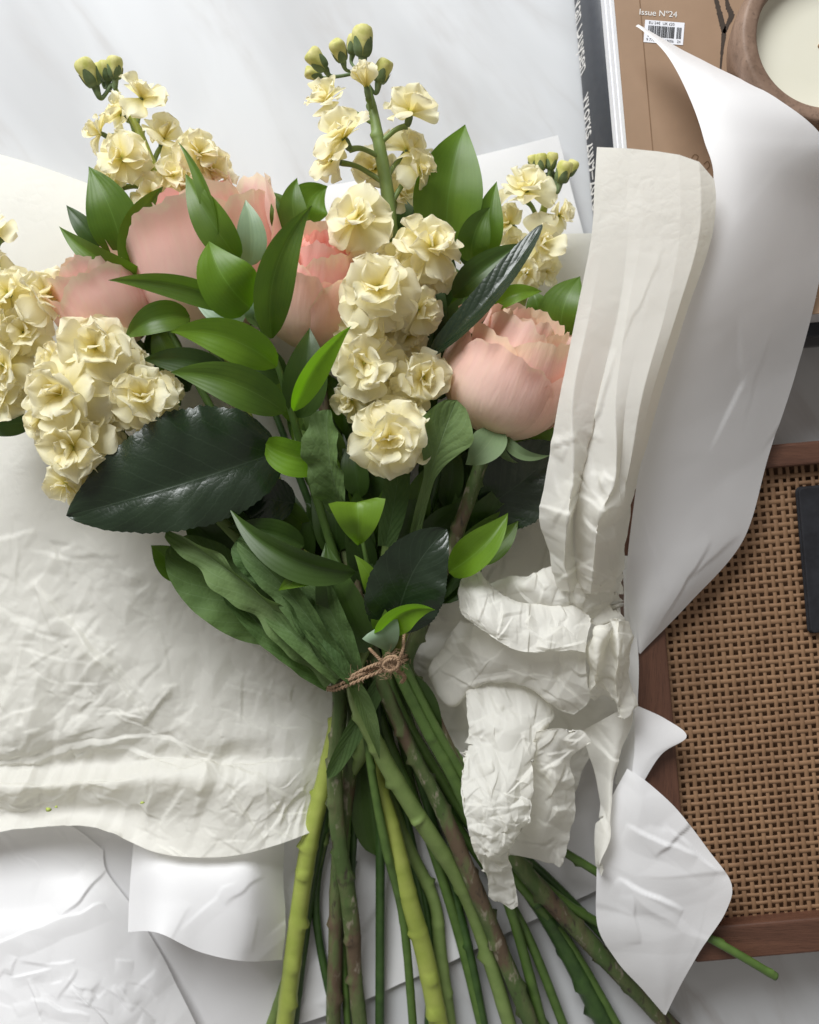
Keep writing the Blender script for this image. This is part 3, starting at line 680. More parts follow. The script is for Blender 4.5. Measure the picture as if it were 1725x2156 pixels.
sheet('standing_fold', g3, M['tissue'], trt, 240, 148, [(22, 0.9), (9, 0.6), (4, 0.35), (2.2, 0.12)], 45,
      amp=lambda x, y: np.clip((y - 850) / 220, 0.22, 1.8), linear=True, creases=rand_creases(26, 68, (1150, 900, 1310, 1230), 25, 110, 0.4, 1.1, 80) + [(1300, 735, 1212, 1010, 1.2, 10), (1400, 520, 1300, 745, 0.3, 8)])
def zz(rows, zr):
    """rows of close-up coordinates -> layout pixels; zr: height of each row in mm (number or list)"""
    out = []
    for r, z in zip(rows, zr):
        out.append([(856 + a * 0.3971, 1084 + b * 0.3971, z if not isinstance(z, (list, tuple)) else np.interp(i / (len(r) - 1), np.linspace(0, 1, len(z)), z)) for i, (a, b) in enumerate(r)])
    return out
fine = [(15, 1.6), (7.5, 1.4), (3.8, 1.0), (2.1, 0.45)]
GG = [[(430, 365), (560, 332), (650, 335), (740, 290), (805, 270), (900, 240), (1010, 255), (1110, 280)],
      [(450, 400), (570, 380), (630, 372), (700, 330), (810, 330), (900, 330), (1010, 350), (1120, 400)],
      [(520, 440), (620, 440), (680, 420), (750, 420), (840, 390), (920, 440), (1020, 450), (1135, 500)],
      [(600, 490), (690, 500), (760, 500), (840, 510), (900, 500), (960, 560), (1040, 600), (1165, 590)]]
sheet('folded_layer', zz(GG, [[40, 50, 46, 52, 50], [44, 54, 50, 58, 50], [46, 52, 54, 58, 48], [44, 48, 50, 52, 44]]), M['tissue'], trt, 120, 200, [(16, 3.6), (7, 1.6)], 46, rag=3, lift=0.5, creases=rand_creases(30, 61, (1030, 1190, 1300, 1310), 20, 90, 0.4, 1.2))
FF = [[(985, 640), (1030, 600), (1080, 562), (1130, 555), (1172, 565)], [(952, 700), (1010, 680), (1070, 660), (1130, 660), (1187, 700)],
      [(945, 800), (1010, 790), (1070, 780), (1130, 780), (1192, 800)], [(960, 930), (1020, 900), (1060, 880), (1120, 880), (1192, 900)],
      [(975, 960), (1040, 925), (1090, 960), (1130, 1000), (1192, 1008)], [(990, 980), (1050, 950), (1110, 985), (1150, 1052), (1174, 1058)]]
sheet('crumpled_layer', zz(FF, [[52, 62, 56, 60, 48], [54, 66, 58, 62, 48], [56, 66, 58, 62, 48], [54, 62, 56, 60, 46], [50, 56, 52, 54, 44], [46, 50, 48, 48, 42]]), M['tissue'], trt, 150, 110, [(12, 3.4), (6, 1.6), (3, 0.5)], 58, rag=2, lift=0.5, creases=rand_creases(26, 62, (1230, 1310, 1330, 1490), 20, 80, 0.4, 1.1))
EE = [[(690, 1150), (780, 1136), (860, 1140), (930, 1145), (990, 1202)], [(650, 1260), (720, 1250), (780, 1250), (830, 1260), (872, 1290)],
      [(640, 1400), (720, 1400), (780, 1400), (840, 1400), (890, 1420)], [(620, 1540), (700, 1540), (770, 1540), (830, 1540), (893, 1530)],
      [(560, 1680), (650, 1690), (720, 1690), (790, 1690), (868, 1680)], [(535, 1786), (620, 1800), (690, 1815), (755, 1830), (850, 1790)],
      [(550, 1796), (630, 1810), (700, 1825), (770, 1845), (812, 1862)]]
sheet('torn_layer', zz(EE, [52, [48, 50, 46], [46, 49, 43], [42, 46, 40], [38, 42, 36], 35, 34]), M['tissue'], trt, 180, 130, [(15, 2.0), (7, 1.4), (3.6, 0.7)], 51, rag=3, lift=0.5, creases=rand_creases(34, 63, (1080, 1530, 1240, 1800), 20, 90, 0.4, 1.1))
BB = [[(290, 560), (420, 600), (560, 680), (700, 700), (840, 695), (948, 690)], [(200, 680), (330, 700), (500, 740), (680, 760), (830, 780), (952, 800)],
      [(130, 800), (260, 840), (440, 815), (640, 840), (800, 890), (966, 900)], [(122, 850), (240, 985), (400, 880), (640, 885), (790, 985), (974, 985)],
      [(150, 880), (250, 992), (410, 890), (640, 900), (800, 1010), (890, 1060)]]
sheet('smooth_fold', zz(BB, [[38, 52, 60, 60], [34, 48, 57, 58], [32, 44, 53, 55], [30, 40, 50, 52], [29, 38, 48, 49]]), M['tissue'], trt, 140, 220, [(22, 1.6), (9, 1.0), (4, 0.5)], 57, rag=3, lift=0.5, creases=rand_creases(22, 64, (910, 1330, 1240, 1490), 40, 140, 0.3, 0.9, 15))
AA = [[(330, 290), (365, 266), (420, 340), (520, 430), (640, 470), (760, 468), (870, 480), (980, 540)], [(282, 360), (350, 370), (430, 420), (530, 480), (650, 510), (760, 520), (870, 540), (975, 590)],
      [(280, 470), (340, 480), (430, 510), (530, 550), (650, 570), (760, 580), (870, 590), (960, 630)], [(300, 530), (370, 545), (450, 580), (540, 620), (650, 640), (760, 640), (870, 640), (950, 680)],
      [(360, 580), (420, 620), (490, 670), (560, 705), (650, 728), (760, 722), (860, 716), (946, 725)]]
sheet('crumpled_layer', zz(AA, [[46, 54, 52, 54], [50, 58, 57, 58], [54, 61, 61, 60], [58, 63, 64, 62], [59, 64, 66, 63]]), M['tissue'], trt, 170, 260, fine, 47, rag=3, lift=0.5, creases=rand_creases(60, 65, (970, 1200, 1240, 1370), 20, 90, 0.4, 1.2))
CC = [[(318, 935), (400, 885), (485, 856), (560, 862), (640, 888), (700, 960)], [(318, 1000), (400, 990), (500, 980), (600, 1000), (690, 1030), (785, 1065)],
      [(328, 1180), (400, 1180), (480, 1180), (560, 1180), (640, 1180), (708, 1150)], [(296, 1380), (380, 1380), (460, 1380), (540, 1380), (610, 1370), (668, 1350)],
      [(290, 1500), (380, 1500), (460, 1500), (540, 1500), (600, 1500), (660, 1490)], [(322, 1640), (390, 1640), (460, 1640), (530, 1640), (590, 1640), (640, 1630)],
      [(350, 1745), (400, 1750), (450, 1750), (500, 1750), (540, 1740), (575, 1715)], [(400, 1850), (424, 1840), (450, 1830), (480, 1820), (510, 1810), (535, 1792)],
      [(436, 1900), (450, 1900), (480, 1900), (510, 1900), (540, 1900), (562, 1890)], [(438, 2030), (470, 2058), (500, 2065), (530, 2080), (552, 2092), (588, 2068)]]
sheet('hanging_tail', zz(CC, [38, [42, 44, 42], [49, 52, 48], [56, 60, 54], [60, 63, 58], [62, 64, 59], [59, 61, 57], [54, 56, 54], [50, 52, 50], [46, 44, 47]]), M['tissue'], trt, 330, 150, [(14, 1.5), (7, 1.3), (3.6, 1.0), (2.0, 0.45)], 49, rag=3, lift=0.5, creases=rand_creases(80, 66, (970, 1430, 1160, 1880), 20, 80, 0.4, 1.2))
L5 = zz([[(920, 1150), (960, 1230), (1000, 1380), (1020, 1500), (1030, 1600), (1012, 1650), (1010, 1750), (1015, 1900)]], [[34, 36]])[0]
R5 = zz([[(1190, 1000), (1188, 1120), (1140, 1250), (1100, 1400), (1090, 1520), (1080, 1620), (1080, 1720), (1021, 1910)]], [[42, 42]])[0]
sheet('narrow_fold', lr(L5, R5, ((0.35, 3), (0.6, 5), (0.8, 4))), M['tissue'], trt, 140, 50, [(14, 1.6), (6, 0.6)], 53)
# green specks fallen on the tissue
for k, (px, py, r) in enumerate(((102, 1704, 7), (119, 1699, 4), (300, 1690, 5))):
    w = P(px, py, 27); rd = random.Random(k); r *= S
    vv = [w + Vector((r * rd.uniform(0.6, 1.1) * math.cos(a_ * 0.785), r * 0.7 * rd.uniform(0.6, 1.1) * math.sin(a_ * 0.785), rd.uniform(-.0003, .0003))) for a_ in range(8)] + [w + Vector((0, 0, 0.0009)), w - Vector((0, 0, 0.0009))]
    ff = [(a_, (a_ + 1) % 8, 8) for a_ in range(8)] + [((a_ + 1) % 8, a_, 9) for a_ in range(8)]
    o = obj('plant_speck', vv, ff, M['speck'], base=w); o['label'] = ('largest pale green plant speck, on the tissue paper near the left edge', 'tiny green plant speck just right of the largest one on the tissue', 'lone tiny green plant speck on the tissue above the curled white flap')[k]; o['category'] = 'plant speck'; o['group'] = 'green specks on the tissue'

# ------------------------------------------------------------------ leaves
def unit(n):
    l = np.linalg.norm(n, axis=-1, keepdims=True); return n / (l + 1e-12)
def leaf(parent, B, T, width, m, bend=0, arch=0, roll=0, fold=18, prof='ruscus', name='leaf', wav=0.0, serr=0.0, seed=0, nu=18, nv=9, twist=0, curl=0.0, label=None, asym=(1, 1)):
    """B, T: (px, py, zmm) base and tip; width px; bend px sideways; arch mm; roll/fold degrees"""
    B = np.array(B, float); T = np.array(T, float)
    d = T - B; L = math.hypot(d[0], d[1]) + 1e-6
    C = (B + T) / 2 + np.array([-d[1] / L * bend * 2, d[0] / L * bend * 2, arch * 2])
    if serr: nu = max(nu, 60)
    t = np.linspace(0, 1, nu)[:, None]
    c = (1 - t) ** 2 * B + 2 * t * (1 - t) * C + t ** 2 * T
    w3 = Pa(c); tan = unit(np.gradient(w3, axis=0))
    view = unit(np.array([0, 0, H]) - w3)
    side = unit(np.cross(tan, view)); nor = np.cross(side, tan)
    tt = t[:, 0]
    a = np.radians(roll + twist * (tt - 0.5))[:, None]
    side, nor = side * np.cos(a) + nor * np.sin(a), nor * np.cos(a) - side * np.sin(a)
    if prof == 'ruscus': w = tt ** 0.72 * (1 - tt) ** 1.12 + 0.025 * (1 - tt)
    elif prof == 'rose': w = tt ** 0.55 * (1 - tt) ** 0.62
    elif prof == 'ovate': w = tt ** 0.5 * (1 - tt) ** 0.8
    elif prof == 'round': w = tt ** 0.6 * (1 - tt) ** 0.5
    elif prof == 'strap': w = (0.25 + tt) ** 0.8 * (1.0 - tt) ** 0.45
    elif prof == 'spoon': w = 0.22 + 0.9 * np.clip((tt - 0.45) / 0.3, 0, 1) ** 1.5; w = w * np.clip((1 - tt) / 0.2, 0, 1) ** 0.5
    elif prof == 'fan': w = tt ** 0.9 * np.clip((1 - tt) / 0.12, 0, 1) ** 0.6
    w = w / w.max() * width * 0.5 * S * (1 - c[:, 2] * 0.001 / H)
    if serr:
        st = np.mod(tt * 26, 1.0); w = w * (1 + serr * (0.5 - st))
    vs = np.linspace(-1, 1, nv)
    fo = math.radians(fold); p = np.zeros((nu, nv, 3)); uv = np.zeros((nu, nv, 2))
    for j, x in enumerate(vs):
        ax = abs(x); ww = w[:, None] * (asym[0] if x < 0 else asym[1])
        up = ax * math.sin(fo) - curl * ax ** 2.2
        p[:, j] = w3 + side * ww * x * math.cos(fo) + nor * ww * up
        if wav:
            ph = np.array([math.sin(q * 17 + seed * 1.7 + (1.3 if x > 0 else 0)) + 0.5 * math.sin(q * 37 + seed + x) for q in tt])[:, None]
            p[:, j] += nor * ww * wav * ph * ax ** 1.5
        p[:, j] += nor * (w.max() * 0.05 * np.array([noise.noise(Vector((q * 4, x * 1.2, seed * 2.3))) for q in tt]))[:, None]
        uv[:, j, 0] = tt; uv[:, j, 1] = x
    # face winding so that the upper side looks at the camera
    f = grid_faces(nu, nv)
    n0 = np.cross(p[1, nv // 2] - p[0, nv // 2], p[0, nv // 2 + 1] - p[0, nv // 2])
    o = obj(name, p.reshape(-1, 3), f, m, parent, uvs=uv.reshape(-1, 2), label=label)
    return o

TIE = (778, 1410, 34)
def branch(label, loc, pts, mstem, group='leafy branches in the bouquet', name='leafy_branch', seed=0):
    r = thing(name, label, 'foliage', P(*loc), group)
    stem('stem', pts, M[mstem], r, 0.0, seed)
    return r

# -- front branch, left of centre
b1 = branch('bright pointed-leaf branch at the front, between the pink roses and the cream spike', (600, 800, 60),
   [(500, 560, 72, 3), (522, 628, 74, 5), (560, 710, 72, 6), (592, 790, 68, 7), (618, 880, 60, 8), (670, 1060, 46, 9), (735, 1260, 38, 10), (780, 1400, 36, 10), (850, 1560, 26, 10), (950, 1720, 18, 10), (1060, 1880, 12, 10), (1120, 1990, 8, 10), (1195, 2180, 4, 10)], 'green_stem')
for a in [
 ((452, 530, 78), (375, 298, 84), 42, 'ruscus', 22, 4, 40, 24),
 ((503, 548, 76), (390, 365, 80), 82, 'ruscus', -6, 6, 12, 16),
 ((524, 560, 70), (517, 420, 72), 66, 'ruscus_pale', 8, 3, -10, 12),
 ((527, 648, 78), (440, 508, 86), 128, 'ruscus_bright', -14, 8, -8, 14),
 ((520, 655, 76), (228, 590, 78), 66, 'ruscus', 22, 8, 24, 26),
 ((520, 660, 68), (405, 618, 66), 78, 'ruscus_pale', -6, 4, 0, 12),
 ((582, 772, 76), (358, 699, 82), 92, 'ruscus_bright', 26, 8, 10, 16),
 ((600, 868, 72), (358, 784, 78), 92, 'ruscus', 22, 8, 6, 16),
 ((572, 712, 74), (658, 432, 86), 92, 'ruscus', -34, 8, -16, 22),
 ((620, 865, 74), (740, 686, 86), 64, 'ruscus_lime', -14, 6, -30, 22),
 ((480, 792, 58), (298, 758, 60), 66, 'ruscus_dark', 14, 6, 6, 16),
 ((630, 880, 60), (652, 690, 64), 96, 'ruscus_dark', 4, 4, 0, 14),
 ((546, 690, 70), (524, 612, 74), 52, 'ruscus_pale', 4, 3, 16, 12),
 ((600, 800, 56), (470, 740, 58), 80, 'ruscus_dark', 10, 3, 0, 14)]:
    leaf(b1, a[0], a[1], a[2], M[a[3]], a[4], a[5], a[6], a[7], seed=len(b1.children))

# -- left back branch
b2 = branch('dark pointed-leaf branch at the far left, in front of the left cream spike', (250, 560, 45),
   [(235, 430, 46, 3), (290, 560, 46, 5), (370, 720, 42, 7), (500, 960, 38, 9), (660, 1250, 34, 10), (765, 1412, 30, 10), (820, 1560, 22, 10), (895, 1740, 16, 11), (965, 1960, 8, 11), (1020, 2180, 5, 11)], 'green_stem')
for a in [
 ((262, 545, 48), (187, 350, 56), 108, 'ruscus', 10, 5, 6, 14),
 ((285, 585, 52), (344, 392, 60), 84, 'ruscus', -26, 5, -16, 22),
 ((305, 580, 54), (124, 476, 58), 62, 'ruscus', -16, 8, 22, 24),
 ((210, 520, 42), (140, 432, 44), 44, 'ruscus_dark', 0, 3, 0, 16),
 ((300, 600, 44), (200, 520, 44), 60, 'ruscus_dark', 0, 3, 0, 16),
 ((400, 668, 58), (262, 712, 62), 74, 'ruscus', 16, 9, -20, 22),
 ((330, 660, 40), (250, 590, 42), 60, 'ruscus_dark', 0, 3, 0, 16),
 ((262, 470, 40), (258, 405, 42), 40, 'ruscus_dark', 0, 3, 0, 16)]:
    leaf(b2, a[0], a[1], a[2], M[a[3]], a[4], a[5], a[6], a[7], seed=len(b2.children) + 20)

# -- upper middle branch
b3 = branch('broad-leaf branch rising behind the central cream spike', (900, 600, 36),
   [(960, 420, 36, 3), (930, 560, 36, 6), (890, 800, 36, 8), (840, 1100, 34, 9), (800, 1400, 30, 10), (800, 1600, 20, 10), (801, 1850, 10, 10), (800, 2180, 5, 10)], 'dark_stem')
for a in [
 ((940, 515, 46), (980, 262, 52), 150, 'ruscus', -12, 6, 4, 14),
 ((925, 520, 40), (905, 390, 42), 90, 'ruscus_dark', 0, 4, 0, 14),
 ((606, 500, 34), (574, 404, 38), 66, 'ruscus', 8, 3, 0, 16),
 ((636, 500, 38), (626, 374, 42), 62, 'ruscus', -14, 3, 0, 16),
 ((650, 480, 32), (690, 392, 34), 92, 'ruscus', -22, 4, 0, 14),
 ((900, 560, 34), (880, 420, 36), 60, 'ruscus', 0, 3, 0, 14),
 ((860, 520, 30), (850, 380, 30), 70, 'ruscus_dark', 0, 3, 0, 14)]:
    leaf(b3, a[0], a[1], a[2], M[a[3]], a[4], a[5], a[6], a[7], seed=len(b3.children) + 40)

# -- right branch
b4 = branch('pointed-leaf branch at the right, around the peach rose by the tall tissue fold', (1000, 700, 40),
   [(1030, 440, 44, 3), (1010, 560, 44, 6), (975, 760, 42, 8), (920, 1000, 40, 9), (850, 1270, 36, 10), (810, 1410, 32, 10), (880, 1570, 22, 10), (990, 1740, 16, 10), (1110, 1810, 12, 10), (1260, 1958, 8, 10), (1345, 2060, 6, 10), (1430, 2180, 4, 10)], 'dark_stem')
for a in [
 ((1028, 545, 46), (1046, 382, 52), 66, 'ruscus', -8, 4, -6, 18),
 ((992, 550, 50), (1032, 436, 56), 72, 'ruscus', -12, 4, -10, 18),
 ((955, 625, 52), (1100, 512, 58), 66, 'ruscus_dark', -8, 4, 10, 22),
 ((1035, 650, 46), (1142, 614, 48), 46, 'ruscus_bright', -12, 5, 20, 22),
 ((1140, 672, 36), (1122, 612, 38), 52, 'ruscus', 0, 3, 0, 18),
 ((1182, 710, 40), (1222, 582, 44), 104, 'ruscus', -14, 5, 14, 10),
 ((948, 790, 56), (1046, 688, 62), 66, 'ruscus_dark', -4, 5, 16, 22),
 ((990, 800, 44), (940, 690, 46), 80, 'ruscus_dark', 0, 3, 0, 16),
 ((1165, 900, 34), (1080, 930, 36), 60, 'ruscus', 0, 3, 0, 16),
 ((1010, 560, 38), (965, 480, 40), 60, 'ruscus_dark', 0, 3, 0, 16)]:
    leaf(b4, a[0], a[1], a[2], M[a[3]], a[4], a[5], a[6], a[7], seed=len(b4.children) + 60)

# -- low branch near the tie
b5 = branch('leafy branch low in the bouquet, its lime leaf tips just above the twine', (780, 1200, 50),
   [(752, 1080, 60, 3), (772, 1180, 58, 5), (795, 1280, 52, 7), (812, 1370, 46, 8), (838, 1480, 36, 10), (930, 1640, 24, 11), (1010, 1760, 18, 11), (1110, 1880, 12, 11), (1200, 1990, 8, 11), (1310, 2180, 4, 11)], 'green_stem')
for a in [
 ((748, 1205, 62), (484, 1072, 62), 84, 'ruscus_dark', -36, 8, 22, 30),
 ((754, 1148, 66), (752, 1058, 74), 132, 'ruscus_bright', 2, 5, 0, 26, 'fan'),
 ((695, 1212, 60), (586, 1244, 64), 52, 'ruscus_bright', 12, 5, -20, 22),
 ((772, 1372, 48), (686, 1142, 56), 104, 'ruscus_dark', -16, 5, 8, 14),
 ((800, 1280, 60), (746, 1168, 66), 44, 'ruscus_bright', 10, 3, 10, 18),
 ((812, 1342, 58), (784, 1262, 62), 46, 'ruscus', 4, 3, 10, 18),
 ((800, 1345, 60), (916, 1284, 70), 78, 'ruscus_lime', -24, 6, -34, 26),
 ((822, 1374, 56), (800, 1318, 66), 92, 'ruscus_pale', 2, 4, 10, 22, 'fan'),
 ((946, 1204, 50), (1070, 1080, 58), 86, 'ruscus_bright', 12, 5, 14, 24),
 ((985, 1176, 40), (1092, 1096, 44), 64, 'ruscus', 12, 3, 0, 20),
 ((560, 935, 64), (692, 966, 62), 86, 'ruscus_lime', 12, 6, -20, 20, 'rose'),
 ((640, 1150, 48), (480, 1110, 50), 70, 'ruscus_dark', 8, 4, 0, 18)]:
    leaf(b5, a[0], a[1], a[2], M[a[3]], a[4], a[5], a[6], a[7], prof=a[8] if len(a) > 8 else 'ruscus', seed=len(b5.children) + 80)

# -- dark inner foliage: two more branches that fill the body of the fan
rnd = random.Random(77)
def fan_limits(d):
    l = 52 if d < 480 else 52 - (d - 480) * 0.035
    r = 40 if d < 420 else max(13, 40 - (d - 420) * 0.055)
    return l, r
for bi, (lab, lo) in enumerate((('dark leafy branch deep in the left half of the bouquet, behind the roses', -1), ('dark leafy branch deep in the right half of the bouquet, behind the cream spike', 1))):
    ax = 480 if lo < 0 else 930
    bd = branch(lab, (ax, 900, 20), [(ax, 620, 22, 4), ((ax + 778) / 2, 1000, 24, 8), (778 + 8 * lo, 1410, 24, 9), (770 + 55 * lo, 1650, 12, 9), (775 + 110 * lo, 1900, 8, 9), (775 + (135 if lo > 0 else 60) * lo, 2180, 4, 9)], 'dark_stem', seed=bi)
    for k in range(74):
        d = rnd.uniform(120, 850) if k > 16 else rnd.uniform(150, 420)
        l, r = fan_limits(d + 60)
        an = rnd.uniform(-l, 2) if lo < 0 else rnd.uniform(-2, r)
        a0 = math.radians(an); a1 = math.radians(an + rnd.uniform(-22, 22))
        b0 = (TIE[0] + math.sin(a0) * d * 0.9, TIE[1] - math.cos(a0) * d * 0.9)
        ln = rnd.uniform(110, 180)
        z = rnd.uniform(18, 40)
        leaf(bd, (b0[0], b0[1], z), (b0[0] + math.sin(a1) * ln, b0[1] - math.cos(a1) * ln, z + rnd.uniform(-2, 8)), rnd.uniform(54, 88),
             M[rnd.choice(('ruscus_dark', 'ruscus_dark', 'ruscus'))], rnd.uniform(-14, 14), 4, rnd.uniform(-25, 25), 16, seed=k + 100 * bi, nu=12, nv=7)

# ------------------------------------------------------------------ roses
def rose(label, cx, cy, cz, axis, R, L, n, mats, seed, stem_pts, open_=0.0, close=0.4, sep=True, group='pink garden roses'):
    rd = random.Random(seed)
    base_w = P(cx, cy, cz); k = S * (1 - cz * 0.001 / H); R *= k; L *= k
    a = Vector(axis).normalized()
    e1 = a.cross(Vector((0, 0, 1))).normalized(); e2 = a.cross(e1).normalized()
    b0 = base_w - a * L * 0.5
    root = thing('rose', label, 'rose', b0, group)
    nu, nv = 18, 27
    for kx in range(n):
        q = kx / (n - 1)
        th0 = kx * 2.39996 + seed
        Rk = R * (0.16 + 0.84 * q ** 0.85); Lk = L * ((1.0 - 0.06 * q + rd.uniform(-.03, .03)) * (0.90 + 0.10 * min(1, q * 3)) if q < 0.55 else rd.uniform(0.74, 0.98))
        half = math.radians(100 - 44 * q)
        cl = close * (1 - 0.55 * q); fl = open_ * q ** 2; tl_ = rd.uniform(-0.14, 0.14) * min(1, q * 2)
        p = np.zeros((nu, nv, 3)); uv = np.zeros((nu, nv, 2))
        for i in range(nu):
            v0 = i / (nu - 1)
            for j in range(nv):
                u = -1 + 2 * j / (nv - 1)
                vm = 1 - 0.42 * abs(u) ** 3.2 + 0.035 * noise.noise(Vector((u * 2.2, kx * 1.7, seed))) + 0.050 * noise.noise(Vector((u * 6, kx, seed + 4))) + 0.022 * noise.noise(Vector((u * 16, kx, seed + 7)))
                v = v0 * vm
                r = Rk * math.sqrt(max(0, 1 - (1 - min(v / 0.52, 1)) ** 2)) 
                if v > 0.52: r *= 1 - cl * ((v - 0.52) / 0.48) ** 2
                r += Rk * fl * max(0, v - 0.55) ** 1.5 * 2.2
                r += 0.13 * R * q * (max(0, v0 - 0.80) / 0.20) ** 2 * (1 - u ** 2) * (0.8 + 0.8 * noise.noise(Vector((u * 2.6, kx * 2.1, seed + 9))))
                r += 0.07 * R * max(0, v0 - 0.72) / 0.28 * noise.noise(Vector((u * 6.5, kx * 1.3, seed + 2))) * (1 - u * u) * (0.4 + 0.6 * q)
                r += 0.022 * R * noise.noise(Vector((u * 1.6, v * 2.2, kx * 3 + seed)))
                r *= (1 - 0.07 * u * q) * (1 - 0.07 * q * u ** 4)
                th = th0 + u * half * (0.55 + 0.45 * min(1, v / 0.4))
                h = Lk * v * (1 + tl_ * u) - 0.02 * L * q
                w = b0 + a * h + (e1 * math.cos(th) + e2 * math.sin(th)) * r
                p[i, j] = w; uv[i, j] = (v0 * 0.9 + 0.05, u)
        mm = mats[0] if q < 0.45 else (mats[1] if q < 0.9 or len(mats) < 3 else mats[2])
        obj('petal', p.reshape(-1, 3), grid_faces(nu, nv), M[mm], root, uvs=uv.reshape(-1, 2))
    # hip under the bloom
    v_, f_ = tube_data([b0 - a * 0.006, b0 - a * 0.002, b0 + a * 0.002], [0.0028, 0.0042, 0.003], 12); obj('hip', v_, f_, M['sepal_dark'], root)
    stem('stem', [(*stem_pts[0], ) ] + stem_pts[1:], M['woody'], root, 0.05, seed, 12, wob=0.09)
    return root, b0, a

wt = [(858, 1400, 34, 13), (900, 1480, 34, 14), (1000, 1690, 30, 16), (1105, 1836, 24, 18), (1220, 1962, 16, 18), (1320, 2066, 12, 18), (1440, 2190, 8, 18)]
r4, r4b, r4a = rose('peach-pink closed rose on the right with a bare green neck, beside the tall tissue fold', 1078, 788, 53, (0.34, 0.80, 0.40), 150, 262, 22,
   ('rose_peach', 'rose_peach', 'rose_peach'), 3, [(1058, 905, 52, 12), (1020, 960, 52, 14), (985, 1060, 50, 15), (940, 1180, 46, 15), (892, 1310, 40, 15)] + wt, 0.05, 0.30)
r3, r3b, r3a = rose('salmon-pink rose in the centre, directly left of the cream spike', 672, 612, 50, (0.16, 0.72, 0.62), 120, 250, 24,
   ('rose_inner', 'rose', 'rose_peach'), 8, [(668, 730, 44, 10), (690, 900, 40, 12), (740, 1200, 38, 14), (800, 1420, 40, 16), (868, 1580, 36, 14), (925, 1690, 30, 16), (990, 1840, 24, 17), (1050, 1985, 16, 17), (1130, 2180, 10, 17)], 0.06, 0.34)
r2, r2b, r2a = rose('largest pale pink rose, half hidden by the bright pointed leaves', 442, 545, 42, (-0.18, 0.80, 0.36), 158, 304, 25,
   ('rose_inner', 'rose', 'rose'), 12, [(430, 690, 40, 10), (520, 900, 38, 12), (640, 1200, 36, 14), (712, 1440, 36, 15), (704, 1620, 30, 16), (714, 1770, 24, 16), (738, 1920, 16, 17), (748, 2060, 10, 15), (762, 2190, 8, 15)], 0.07, 0.20)
r1, r1b, r1a = rose('small salmon-pink rose at the far left, above the cream cluster', 222, 630, 48, (-0.34, 0.72, 0.42), 112, 206, 19,
   ('rose', 'rose', 'rose'), 23, [(240, 720, 40, 9), (360, 860, 36, 11), (560, 1150, 34, 13), (725, 1440, 30, 14), (738, 1600, 22, 15), (712, 1800, 16, 15), (706, 1960, 12, 15), (700, 2190, 8, 16)], 0.10, 0.25)
# sepals of the right rose
leaf(r4, (1048, 900, 60), (980, 978, 66), 74, M['sepal'], -8, 5, -8, 10, name='sepal', seed=1)
leaf(r4, (1055, 908, 58), (1160, 958, 56), 30, M['sepal'], 26, 6, 20, 24, name='sepal', seed=2)
leaf(r4, (1050, 908, 56), (1092, 975, 54), 22, M['sepal'], 18, 4, 20, 24, name='sepal', seed=3)
leaf(r4, (1045, 900, 56), (1010, 890, 54), 26, M['sepal'], 0, 2, 0, 16, name='sepal', seed=4)
# rose leaves
big = leaf(r1, (592, 948, 52), (140, 1086, 62), 248, M['rose_leaf'], -6, 8, -6, 16, asym=(0.84, 1.24), prof='ovate', wav=0.07, serr=0.06, seed=3, nv=21, curl=0.22, label='large glossy blackish-green saw-edged leaf')
leaf(r4, (990, 1085, 36), (1180, 940, 40), 170, M['rose_leaf'], 10, 4, 0, 12, prof='rose', serr=0.05, seed=5, nv=13)
leaf(r3, (836, 1335, 58), (942, 1114, 66), 168, M['rose_leaf'], -26, 5, -6, 12, prof='ovate', wav=0.04, serr=0.04, seed=6, nv=13)
leaf(r4, (900, 752, 62), (1142, 472, 76), 70, M['rose_leaf'], 16, 7, 38, 22, prof='rose', serr=0.05, seed=7, nv=9)
leaf(r3, (620, 1060, 44), (500, 1040, 48), 100, M['rose_leaf'], 0, 4, 0, 12, prof='rose', serr=0.05, seed=8, nv=9)

# ------------------------------------------------------------------ stock flowers
def petal_mesh(seed):
    rd = random.Random(seed); nu, nv = 11, 11; v, uv = [], []
    wd = rd.uniform(0.52, 0.66); ph = rd.random() * 6; cup = rd.uniform(-0.25, 0.55); bk = rd.uniform(-0.35, 0.7)
    ru = rd.uniform(0.07, 0.125)
    for i in range(nu):
        t_ = i / (nu - 1)
        for j in range(nv):
            u = -1 + 2 * j / (nv - 1)
            w = wd * (0.16 + 0.84 * math.sin(min(1, t_ * 1.15) * math.pi * 0.5) ** 1.4)
            w *= math.sqrt(max(0.05, 1 - (max(0, t_ - 0.60) / 0.41) ** 2))
            x = u * w; y = t_ * (1 - 0.06 * u * u * t_ + 0.02 * math.cos(u * 5 + ph) * t_)
            z = cup * x * x * 1.8 + bk * t_ * t_ * -0.55 + ru * t_ ** 2 * (math.sin(u * 3.4 + ph) + 0.50 * math.sin(u * 6.5 + t_ * 3 + ph * 2)) + 0.18 * t_ * (1 - t_)
            v.append((x, y, z)); uv.append((t_, u * 0.5 + 0.5))
    me = bpy.data.meshes.new('petal'); me.from_pydata(v, [], grid_faces(nu, nv))
    lay = me.uv_layers.new(name='UVMap'); li = np.empty(len(me.loops), dtype=np.int32); me.loops.foreach_get('vertex_index', li)
    lay.data.foreach_set('uv', np.asarray(uv, np.float32)[li].ravel())
    me.polygons.foreach_set('use_smooth', [True] * len(me.polygons)); me.materials.append(M['cream']); return me
PET = [petal_mesh(i) for i in range(14)]
